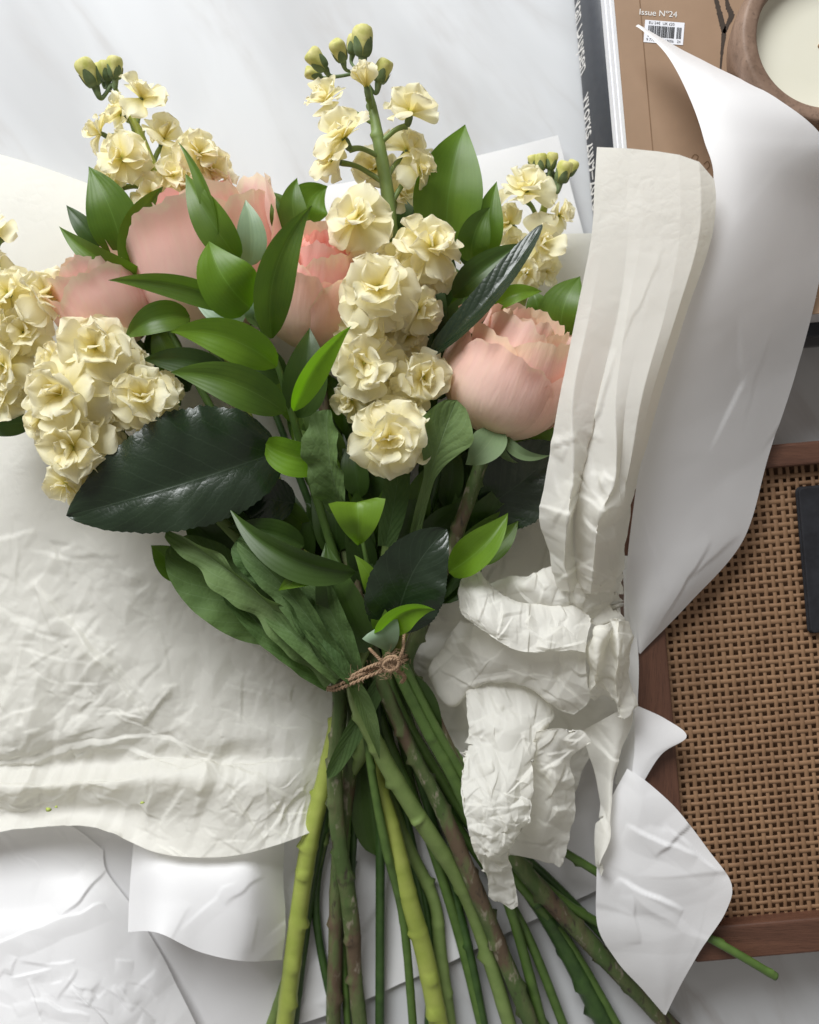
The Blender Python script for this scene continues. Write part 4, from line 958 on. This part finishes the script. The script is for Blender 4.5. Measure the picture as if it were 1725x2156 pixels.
def calyx_mesh():
    prof = [(0.02, -0.55), (0.10, -0.52), (0.14, -0.40), (0.15, -0.2), (0.12, -0.04), (0.05, 0.03), (0.01, 0.05)]
    v, f = lathe(prof, 0, 0, 10)
    me = bpy.data.meshes.new('floret'); me.from_pydata(v, [], f); me.polygons.foreach_set('use_smooth', [True] * len(f)); me.materials.append(M['sepal_dark']); return me
CAL = calyx_mesh()
def floret(root, px, py, z, rad, axis, seed, kind='double'):
    rd = random.Random(seed * 7 + 1)
    a = Vector(axis).normalized(); w = P(px, py, z); r = rad * S * (1 - z * 0.001 / H)
    q = a.to_track_quat('Z', 'Y'); fo = bpy.data.objects.new('floret', CAL); COL.objects.link(fo); fo.parent = root
    fo.location = w - root.location; fo.rotation_mode = 'QUATERNION'; fo.rotation_quaternion = q
    fo.scale = (r, r, r)
    if kind == 'double': rings = [(4, 66, 0.50, 0.18), (6, 40, 0.72, 0.14), (7, 8, 0.86, 0.06), (7, -26, 0.98, -0.02), (5, -52, 1.0, -0.12)]
    elif kind == 'mid': rings = [(4, 62, 0.60, 0.12), (5, 28, 0.86, 0.06), (6, -10, 1.0, -0.02), (4, -40, 1.0, -0.1)]
    elif kind == 'open': rings = [(3, 74, 0.72, 0.05), (4, 40, 0.98, 0.0), (4, 2, 1.12, -0.04)]
    else: rings = [(4, 82, 0.9, 0.0), (4, 70, 1.05, -0.02)]
    sp = rd.random() * 6.28
    for ri_, (n, el, sc, off) in enumerate(rings):
        for k in range(n):
            az = sp + ri_ * 0.5 + 2 * math.pi * (k + rd.uniform(-.38, .38)) / n
            e = math.radians(el + rd.uniform(-22, 22))
            o = bpy.data.objects.new('petal', rd.choice(PET)); COL.objects.link(o); o.parent = fo
            s_ = sc * rd.uniform(0.86, 1.14)
            m4 = Matrix.Rotation(az, 4, 'Z') @ Matrix.Translation((0, 0.03, off)) @ Matrix.Rotation(e, 4, 'X') @ Matrix.Rotation(rd.uniform(-.55, .55), 4, 'Y') @ Matrix.Diagonal((s_ * rd.choice((-1, 1)) * rd.uniform(.9, 1.15), s_, s_, 1))
            if m4.determinant() < 0: m4 = m4 @ Matrix.Diagonal((-1, 1, 1, 1))
            o.matrix_basis = m4
    return fo
def bud(root, px, py, z, L, axis, seed, rr=0.36, top=None):
    a = Vector(axis).normalized(); w = P(px, py, z); k = S * (1 - z * 0.001 / H); L *= k
    prof = [(0.02, 0), (0.62, 0.10), (0.85, 0.30), (0.92, 0.52), (1.0, 0.74), (0.85, 0.93), (0.5, 1.0), (0.05, 0.90)]
    pts = catmull(np.array(prof), 16); rot = a.to_track_quat('Z', 'Y'); v = []
    for (r, z_) in pts:
        for j in range(14):
            an = 2 * math.pi * j / 14; rj = r * L * rr * (1 + 0.13 * z_ * math.sin(3 * an + z_ * 5 + seed) + 0.07 * z_ * math.sin(7 * an + seed))
            v.append(w + rot @ Vector((rj * math.cos(an), rj * math.sin(an), z_ * L)))
    b = obj('bud', v, grid_faces(len(pts), 14, True), M['bud'], root)
    v, f = [], []
    for s_ in range(4):
        c0 = s_ * math.pi / 2 + seed
        n0 = len(v)
        for i in range(7):
            t_ = i / 6; r = np.interp(t_ * 0.62, pts[:, 1], pts[:, 0]) * L * rr * 1.07
            for j in range(5):
                an = c0 + (j - 2) / 2 * 0.78 * (1 - t_ ** 2.5 * 0.85)
                v.append(w + rot @ Vector((r * math.cos(an), r * math.sin(an), t_ * 0.62 * L - 0.01 * L)))
        f += [tuple(x + n0 for x in q) for q in grid_faces(7, 5)]
    tp = top if top is not None else w - a * L * 0.8
    v0, f0 = tube_data([tp, w - a * L * 0.35, w + a * L * 0.06], [L * 0.07, L * 0.08, L * 0.16], 8)
    f += [tuple(x + len(v) for x in q) for q in f0]; v += v0
    obj('sepals', v, f, M['sepal_dark'], b)
GS = 'cream stock flower spikes'
def spike(label, loc, stem_pts, m, knob, seed, fl, buds):
    r = thing('stock_flower', label, 'flower', P(*loc), GS)
    stem('stem', stem_pts, M[m], r, knob, seed, 12)
    k0 = stem_pts
    for i, (px, py, z, rad, ax, kind) in enumerate(fl):
        floret(r, px, py, z, rad, ax, seed * 50 + i, kind)
        # stalk to the nearest stem point
        best = min(((px - q[0]) ** 2 + (py + 40 - q[1]) ** 2, q) for q in densify(k0))[1]
        if rad < 75 and kind != 'double':
            c = P(px, py, z) - Vector(ax).normalized() * rad * 0.5 * S * 0.85
            v, f = tube_data([P(best[0], best[1] + 20, best[2]), (P(best[0], best[1], best[2]) * 0.4 + c * 0.6), c], [0.0011, 0.001, 0.0013], 8)
            obj('stalk', v, f, M['stock_stem'], r)
    for i, (px, py, z, L, ax) in enumerate(buds): bud(r, px, py, z, L, ax, seed + i, top=P(stem_pts[0][0], stem_pts[0][1] + 12, stem_pts[0][2]))
    return r
def densify(p):
    out = []
    for a, b in zip(p[:-1], p[1:]):
        for t_ in (0, .25, .5, .75): out.append(tuple(a[i] * (1 - t_) + b[i] * t_ for i in range(3)))
    return out

st1 = spike('tallest cream spike, upright in the middle of the bouquet', (820, 800, 50),
   [(760, 140, 62, 5), (782, 215, 62, 9), (800, 310, 62, 13), (818, 420, 60, 14), (828, 560, 56, 14), (830, 800, 50, 14), (826, 1060, 46, 14), (800, 1280, 42, 15), (745, 1440, 44, 15), (800, 1580, 38, 18), (862, 1690, 32, 18), (905, 1755, 28, 18), (965, 1850, 20, 17), (1012, 1960, 12, 16), (1080, 2180, 8, 15)], 'stock_stem', 0.05, 2,
   [(772, 182, 70, 46, (-0.15, 0.8, 0.5), 'bell'), (690, 212, 66, 50, (-0.5, 0.35, 0.75), 'open'), (724, 290, 72, 60, (-0.35, 0.4, 0.9), 'open'),
    (864, 236, 68, 56, (0.2, 0.6, 0.7), 'open'), (700, 338, 60, 50, (-0.6, -0.1, 0.6), 'open'), (858, 318, 58, 50, (0.4, 0.3, 0.6), 'open'),
    (884, 358, 62, 42, (0.6, -0.1, 0.7), 'open'), (752, 462, 70, 72, (-0.3, 0.15, 1), 'mid'), (790, 355, 52, 46, (-0.2, 0, 0.8), 'open'), (846, 410, 50, 40, (0.3, 0, 0.7), 'open'),
    (904, 522, 72, 80, (0.35, 0.1, 0.9), 'double'), (798, 612, 80, 96, (-0.05, 0.1, 1), 'double'), (880, 652, 66, 62, (0.5, -0.2, 0.7), 'mid'),
    (772, 766, 72, 82, (-0.3, -0.1, 1), 'double'), (886, 796, 70, 66, (0.45, -0.1, 0.9), 'double'), (820, 922, 76, 92, (0.0, -0.15, 1), 'double'), (845, 838, 64, 60, (0.1, 0, 1), 'mid'), (852, 712, 58, 54, (0.3, 0, 0.9), 'mid'), (742, 690, 58, 50, (-0.5, 0, 0.8), 'mid'), (838, 560, 62, 58, (0.1, 0.2, 0.9), 'mid'), (742, 842, 58, 48, (-0.5, -0.2, 0.8), 'mid'), (925, 580, 56, 44, (0.6, -0.2, 0.7), 'mid'), (800, 690, 62, 56, (0, 0, 1), 'mid')],
   [(688, 148, 66, 50, (-0.75, 0.55, 0.45)), (724, 132, 70, 46, (-0.35, 0.6, 0.75)), (764, 124, 66, 62, (0.03, 0.95, 0.3)), (796, 178, 60, 50, (0.35, 0.8, 0.3)), (742, 118, 60, 40, (0.1, 0.9, 0.3)), (676, 160, 58, 34, (-0.9, 0.1, 0.3))])
st2 = spike('cream spike at the upper left, leaning towards the marble', (320, 500, 40),
   [(236, 165, 46, 3), (258, 220, 46, 6), (285, 260, 46, 8), (318, 340, 46, 10), (360, 440, 42, 11), (470, 760, 36, 12), (640, 1150, 32, 13), (735, 1430, 26, 14), (708, 1530, 20, 16), (684, 1640, 18, 18), (652, 1775, 18, 19), (626, 1950, 14, 19), (596, 2190, 12, 19)], 'pale_stem', 0.06, 3,
   [(300, 206, 50, 50, (0.3, 0.5, 0.7), 'open'), (255, 240, 46, 40, (-0.4, 0.2, 0.7), 'open'), (212, 280, 48, 36, (-0.8, 0.3, 0.5), 'open'), (345, 292, 44, 48, (0.4, 0.5, 0.6), 'open'),
    (258, 335, 54, 56, (-0.3, 0.2, 0.9), 'mid'), (240, 392, 46, 44, (-0.5, -0.2, 0.8), 'open'), (418, 328, 50, 56, (0.4, 0.3, 0.8), 'mid'), (450, 362, 44, 46, (0.6, 0.1, 0.7), 'open'), (370, 372, 46, 50, (0.1, 0.2, 0.9), 'mid'), (320, 410, 48, 50, (0, 0, 1), 'mid'), (400, 400, 42, 46, (0.2, 0, 1), 'mid')],
   [(203, 186, 50, 58, (-0.35, 0.8, 0.35)), (243, 170, 50, 46, (0.1, 0.9, 0.3)), (228, 175, 46, 42, (-0.1, 0.9, 0.3)), (218, 172, 44, 36, (-0.2, 0.9, 0.2))])
st3 = spike('small cream spike at the upper right, partly behind the tall tissue fold', (1120, 560, 28),
   [(1165, 350, 30, 3), (1150, 420, 30, 7), (1130, 500, 30, 9), (1085, 680, 28, 10), (960, 1050, 26, 11), (830, 1380, 22, 12), (790, 1500, 18, 16), (790, 1620, 22, 17), (822, 1735, 22, 19), (862, 1895, 18, 19), (894, 2010, 14, 20), (930, 2190, 12, 20)], 'pale_stem', 0.06, 5,
   [(1108, 402, 36, 56, (-0.2, 0.5, 0.8), 'open'), (1178, 452, 34, 36, (0.6, 0.1, 0.6), 'open'), (1142, 512, 38, 52, (0.2, -0.1, 0.9), 'open'), (1072, 472, 32, 42, (-0.6, 0.1, 0.7), 'open'), (1108, 575, 36, 44, (-0.1, -0.3, 0.9), 'mid'), (1150, 570, 32, 36, (0.4, -0.3, 0.8), 'open'), (1090, 530, 30, 36, (-0.3, 0, 0.8), 'open')],
   [(1178, 388, 36, 46, (0.25, 0.85, 0.4)), (1140, 362, 34, 36, (-0.1, 0.9, 0.3)), (1158, 360, 34, 36, (0.1, 0.9, 0.3)), (1125, 358, 32, 30, (-0.2, 0.9, 0.3)), (1195, 372, 32, 34, (0.4, 0.8, 0.3))])
st4 = spike('cream spike cut off by the left edge of the photo', (40, 760, 40),
   [(-30, 480, 46, 6), (0, 580, 44, 8), (30, 700, 42, 9), (120, 840, 38, 9), (380, 1080, 34, 10), (640, 1330, 30, 11), (740, 1440, 22, 12), (790, 1600, 16, 13), (860, 1780, 10, 13), (915, 1900, 8, 13), (928, 2020, 6, 15), (948, 2190, 5, 18)], 'stock_stem', 0.08, 6,
   [(-8, 488, 50, 40, (-0.2, 0.5, 0.8), 'open'), (98, 622, 58, 66, (0.3, 0.3, 0.9), 'mid'), (20, 620, 54, 62, (-0.1, 0.3, 0.9), 'mid'), (-10, 680, 52, 60, (-0.2, 0, 1), 'mid'), (50, 700, 50, 60, (0.3, -0.1, 0.9), 'mid'), (10, 770, 52, 62, (0, -0.2, 1), 'mid'), (-5, 840, 48, 58, (0, -0.3, 1), 'mid'), (-15, 570, 46, 50, (-0.2, 0.3, 0.9), 'mid'), (35, 820, 44, 44, (0.3, -0.3, 0.9), 'mid')],
   [])
st5 = spike('dense cream cluster at the left, above the large dark saw-edged leaf', (200, 850, 50),
   [(160, 760, 58, 8), (190, 840, 56, 11), (280, 940, 52, 11), (480, 1110, 46, 12), (660, 1330, 40, 13), (735, 1440, 34, 14), (770, 1560, 26, 16), (700, 1690, 14, 14), (660, 1850, 8, 13), (625, 2000, 6, 12), (560, 2190, 4, 12)], 'stock_stem', 0.08, 7,
   [(205, 738, 66, 94, (0.1, 0.25, 0.95), 'double'), (138, 832, 70, 94, (-0.25, 0.05, 1), 'double'), (296, 838, 66, 80, (0.35, 0.05, 0.95), 'double'), (160, 940, 68, 84, (-0.1, -0.25, 1), 'double'), (250, 860, 60, 60, (0.1, 0, 1), 'mid'), (142, 1018, 60, 56, (-0.2, -0.45, 0.9), 'mid'), (352, 818, 60, 36, (0.5, 0.1, 0.9), 'mid'), (90, 880, 58, 50, (-0.5, -0.1, 0.9), 'mid'), (215, 800, 62, 60, (0, 0, 1), 'mid'), (120, 760, 58, 50, (-0.4, 0.2, 0.9), 'mid'), (275, 775, 58, 52, (0.4, 0.2, 0.9), 'mid'), (205, 905, 62, 56, (0.1, -0.1, 1), 'mid'), (110, 930, 56, 46, (-0.4, -0.3, 0.9), 'mid'), (180, 1000, 58, 46, (0.1, -0.4, 0.9), 'mid'), (330, 870, 58, 44, (0.4, -0.2, 0.9), 'mid')],
   [])
# grey-green stock leaves
leaf(st5, (600, 1345, 44), (366, 1138, 44), 150, M['stock_leaf'], -10, 4, -6, 14, prof='round', wav=0.10, seed=4, nu=34, nv=11)
leaf(st5, (704, 1432, 52), (350, 1114, 56), 92, M['stock_leaf_light'], 26, 6, 34, 44, prof='strap', wav=0.26, seed=2, nu=60, nv=13)
leaf(st5, (690, 1440, 50), (470, 1230, 50), 74, M['stock_leaf'], -10, 5, -16, 30, prof='strap', wav=0.14, seed=5, nu=44, nv=11)
leaf(st5, (400, 1215, 38), (318, 1148, 40), 70, M['ruscus'], 0, 3, 0, 14, seed=7)
leaf(st5, (726, 1424, 56), (500, 1140, 58), 74, M['stock_leaf'], 18, 5, 22, 34, prof='strap', wav=0.16, seed=8, nu=44, nv=11)
leaf(st5, (712, 1430, 58), (560, 1290, 58), 56, M['stock_leaf_light'], 6, 4, 0, 36, prof='strap', wav=0.08, seed=21, nu=36, nv=11)
leaf(st4, (738, 1430, 56), (580, 1190, 54), 66, M['stock_leaf'], -8, 5, -20, 34, prof='strap', wav=0.14, seed=9, nu=40, nv=11)
leaf(st4, (752, 1420, 54), (640, 1180, 52), 70, M['stock_leaf'], 6, 5, 14, 30, prof='strap', wav=0.12, seed=10, nu=40, nv=11)
leaf(st2, (745, 1440, 58), (650, 1300, 56), 54, M['stock_leaf'], -8, 4, -24, 36, prof='strap', wav=0.10, seed=11, nu=36, nv=11)
leaf(st5, (610, 1240, 50), (496, 1140, 54), 96, M['stock_leaf'], 4, 4, 0, 26, prof='round', wav=0.14, seed=12, nu=30, nv=11)
leaf(st1, (722, 1070, 60), (690, 862, 74), 110, M['stock_leaf_light'], -12, 5, 30, 40, prof='strap', wav=0.16, seed=13, nu=34, nv=11)
leaf(st1, (868, 1150, 52), (962, 842, 76), 128, M['stock_leaf_light'], -8, 6, -8, 20, prof='spoon', wav=0.06, seed=14, nu=36, nv=11)
leaf(st3, (812, 1150, 52), (842, 960, 56), 60, M['stock_leaf'], 4, 3, 0, 18, prof='strap', wav=0.05, seed=15, nu=24)
leaf(st4, (70, 890, 36), (-50, 912, 38), 52, M['ruscus_dark'], 6, 2, 0, 14, seed=16)
leaf(st2, (792, 1800, 12), (760, 1560, 16), 90, M['ruscus_dark'], 4, 2, 0, 10, seed=17)
leaf(st3, (820, 1400, 40), (690, 1640, 34), 46, M['stock_leaf'], 0, 3, 20, 20, prof='strap', wav=0.05, seed=18)
leaf(st1, (730, 1420, 50), (800, 1600, 44), 40, M['stock_leaf_light'], -10, 3, 24, 20, seed=19)
leaf(r4, (850, 1420, 40), (930, 1560, 34), 60, M['ruscus_dark'], -6, 3, 0, 14, seed=20)

# ------------------------------------------------------------------ bare cut stems that fan out below the twine
GB = 'thin cut stems below the twine'
def bare(label, pts, m, seed):
    r = thing('cut_stem', label, 'stem', P(*pts[len(pts) // 2][:3]), GB)
    stem('shaft', pts, M[m], r, 0.05, seed, 10); return r
bare('thin green stem whose cut end sticks out over the tray corner at lower right', [(850, 1390, 30, 8), (960, 1590, 30, 9), (1120, 1745, 24, 9), (1260, 1838, 20, 9), (1400, 1930, 28, 9), (1500, 1978, 38, 9), (1634, 2056, 40, 9)], 'green_stem', 1)
bare('straight dark green stem farthest left of the dark upright ones', [(770, 1440, 26, 9), (752, 1600, 16, 9), (744, 1760, 12, 9), (738, 1900, 6, 9), (732, 2190, 4, 9)], 'dark_stem', 2)
bare('dark green stem crossing from the twine to the bottom edge right of centre', [(815, 1420, 30, 10), (885, 1640, 22, 10), (940, 1830, 10, 10), (985, 1990, 8, 10), (1025, 2190, 5, 10)], 'dark_stem', 3)
bare('thin olive stem curving down between the two pale thick stems', [(760, 1440, 36, 9), (782, 1620, 32, 9), (812, 1780, 26, 10), (850, 1940, 16, 9), (872, 2190, 10, 9)], 'green_stem', 4)
bare('long mid-green stem beside the hanging tissue tail', [(850, 1400, 42, 10), (920, 1540, 40, 11), (990, 1660, 32, 11), (1080, 1800, 20, 10), (1190, 1900, 14, 10), (1290, 1960, 8, 10)], 'green_stem', 5)
bare('mid-green stem running from the twine under the tissue tail to the bottom', [(835, 1410, 44, 11), (900, 1540, 42, 12), (960, 1650, 36, 12), (1020, 1790, 24, 11), (1080, 1930, 14, 11), (1150, 2190, 6, 11)], 'green_stem', 6)
bare('olive stem lying along the lower left side of the fan', [(720, 1440, 28, 10), (705, 1600, 18, 11), (672, 1780, 12, 12), (650, 1900, 10, 12), (612, 2190, 6, 13)], 'dark_stem', 7)
bare('thick dark green stem at the lower right, under the mottled woody one', [(870, 1430, 24, 12), (990, 1700, 16, 15), (1090, 1840, 10, 17), (1170, 1960, 8, 18), (1290, 2190, 5, 19)], 'dark_stem', 8)

bare('thin green stem between the two mottled woody stems at bottom left', [(770, 1430, 30, 8), (742, 1620, 22, 8), (728, 1800, 14, 8), (722, 1960, 8, 8), (735, 2190, 5, 8)], 'green_stem', 9)
bare('thin dark stem crossing behind the central pale stem', [(800, 1430, 24, 8), (838, 1640, 14, 8), (878, 1820, 8, 8), (905, 1980, 6, 8), (900, 2190, 4, 8)], 'dark_stem', 10)
bare('thin green stem slanting to the bottom edge below the hanging tissue', [(830, 1420, 26, 8), (920, 1680, 16, 8), (1000, 1880, 8, 8), (1090, 2060, 6, 8), (1170, 2190, 4, 8)], 'green_stem', 11)
bare('thin green stem crossing left over right near the bottom centre', [(815, 1430, 22, 8), (900, 1760, 10, 8), (1010, 1960, 6, 8), (1085, 2190, 4, 8)], 'green_stem', 12)

# ------------------------------------------------------------------ twine
tw = thing('twine', 'brown jute twine knotted round the stems of the bouquet', 'twine', P(780, 1410, 40), None)
def tw_strand(name, pts, r, seed):
    w = np.array([P(*p) for p in pts]); n = len(pts) * 14; c = catmull(w, n)
    d = np.gradient(c, axis=0); d = unit(d); A = unit(np.cross(d, np.array([0, 0, 1.0]))); B = np.cross(A, d)
    vv, ff = [], []
    for k in range(2):
        ph = np.arange(n) * 0.9 + k * math.pi
        q = c + (A * np.cos(ph)[:, None] + B * np.sin(ph)[:, None]) * r * 0.55
        v, f = tube_data(q, [r * 0.62] * n, 6, n, 0, seed + k, wob=0.15)
        ff += [tuple(x + len(vv) for x in g) for g in f]; vv += list(v)
    return obj(name, vv, ff, M['twine'], tw)
tr_ = 3.5 * S * 0.87
tw_strand('wrap', [(686, 1446, 26), (700, 1447, 50), (735, 1432, 60), (775, 1413, 62), (815, 1398, 60), (850, 1382, 46), (860, 1376, 22)], tr_, 1)
tw_strand('wrap', [(690, 1452, 24), (706, 1453, 50), (738, 1441, 61), (780, 1422, 63), (818, 1407, 60), (852, 1390, 46), (862, 1384, 22)], tr_, 2)
tw_strand('wrap', [(734, 1428, 58), (770, 1408, 63), (806, 1394, 63), (840, 1384, 56)], tr_, 3)
tw_strand('knot', [(800, 1402, 63), (815, 1385, 68), (835, 1384, 70), (838, 1402, 70), (820, 1412, 70), (808, 1400, 70), (822, 1388, 72), (845, 1394, 68)], tr_ * 0.9, 4)
tw_strand('loose_end', [(822, 1400, 66), (838, 1412, 66), (852, 1426, 60), (846, 1436, 58)], tr_ * 1.1, 5)
tw_strand('loose_end', [(838, 1392, 66), (848, 1368, 64), (850, 1345, 60), (853, 1322, 56)], tr_ * 0.9, 6)
tw_strand('loose_end', [(808, 1398, 64), (792, 1380, 64), (778, 1366, 62)], tr_ * 0.9, 7)
rd = random.Random(3); vv, ff = [], []
for k in range(260):
    t_ = rd.random()
    if k < 170: c = P(825 + rd.gauss(0, 14), 1398 + rd.gauss(0, 12), 66)
    else: c = P(735 + 115 * t_, 1433 - 50 * t_ + rd.gauss(0, 5), 62)
    d = Vector((rd.gauss(0, 1), rd.gauss(0, 1), rd.uniform(-.2, .8))).normalized() * rd.uniform(0.0015, 0.0038)
    m_ = c + d * 0.5 + Vector((rd.gauss(0, 1), rd.gauss(0, 1), 0)) * 0.0005
    v, f = tube_data([c, m_, c + d], [0.00009] * 3, 3, 5, cap=False)
    ff += [tuple(x + len(vv) for x in g) for g in f]; vv += list(v)
fz = obj('fuzz', vv, ff, M['twine'], tw); fz['kind'] = 'stuff'
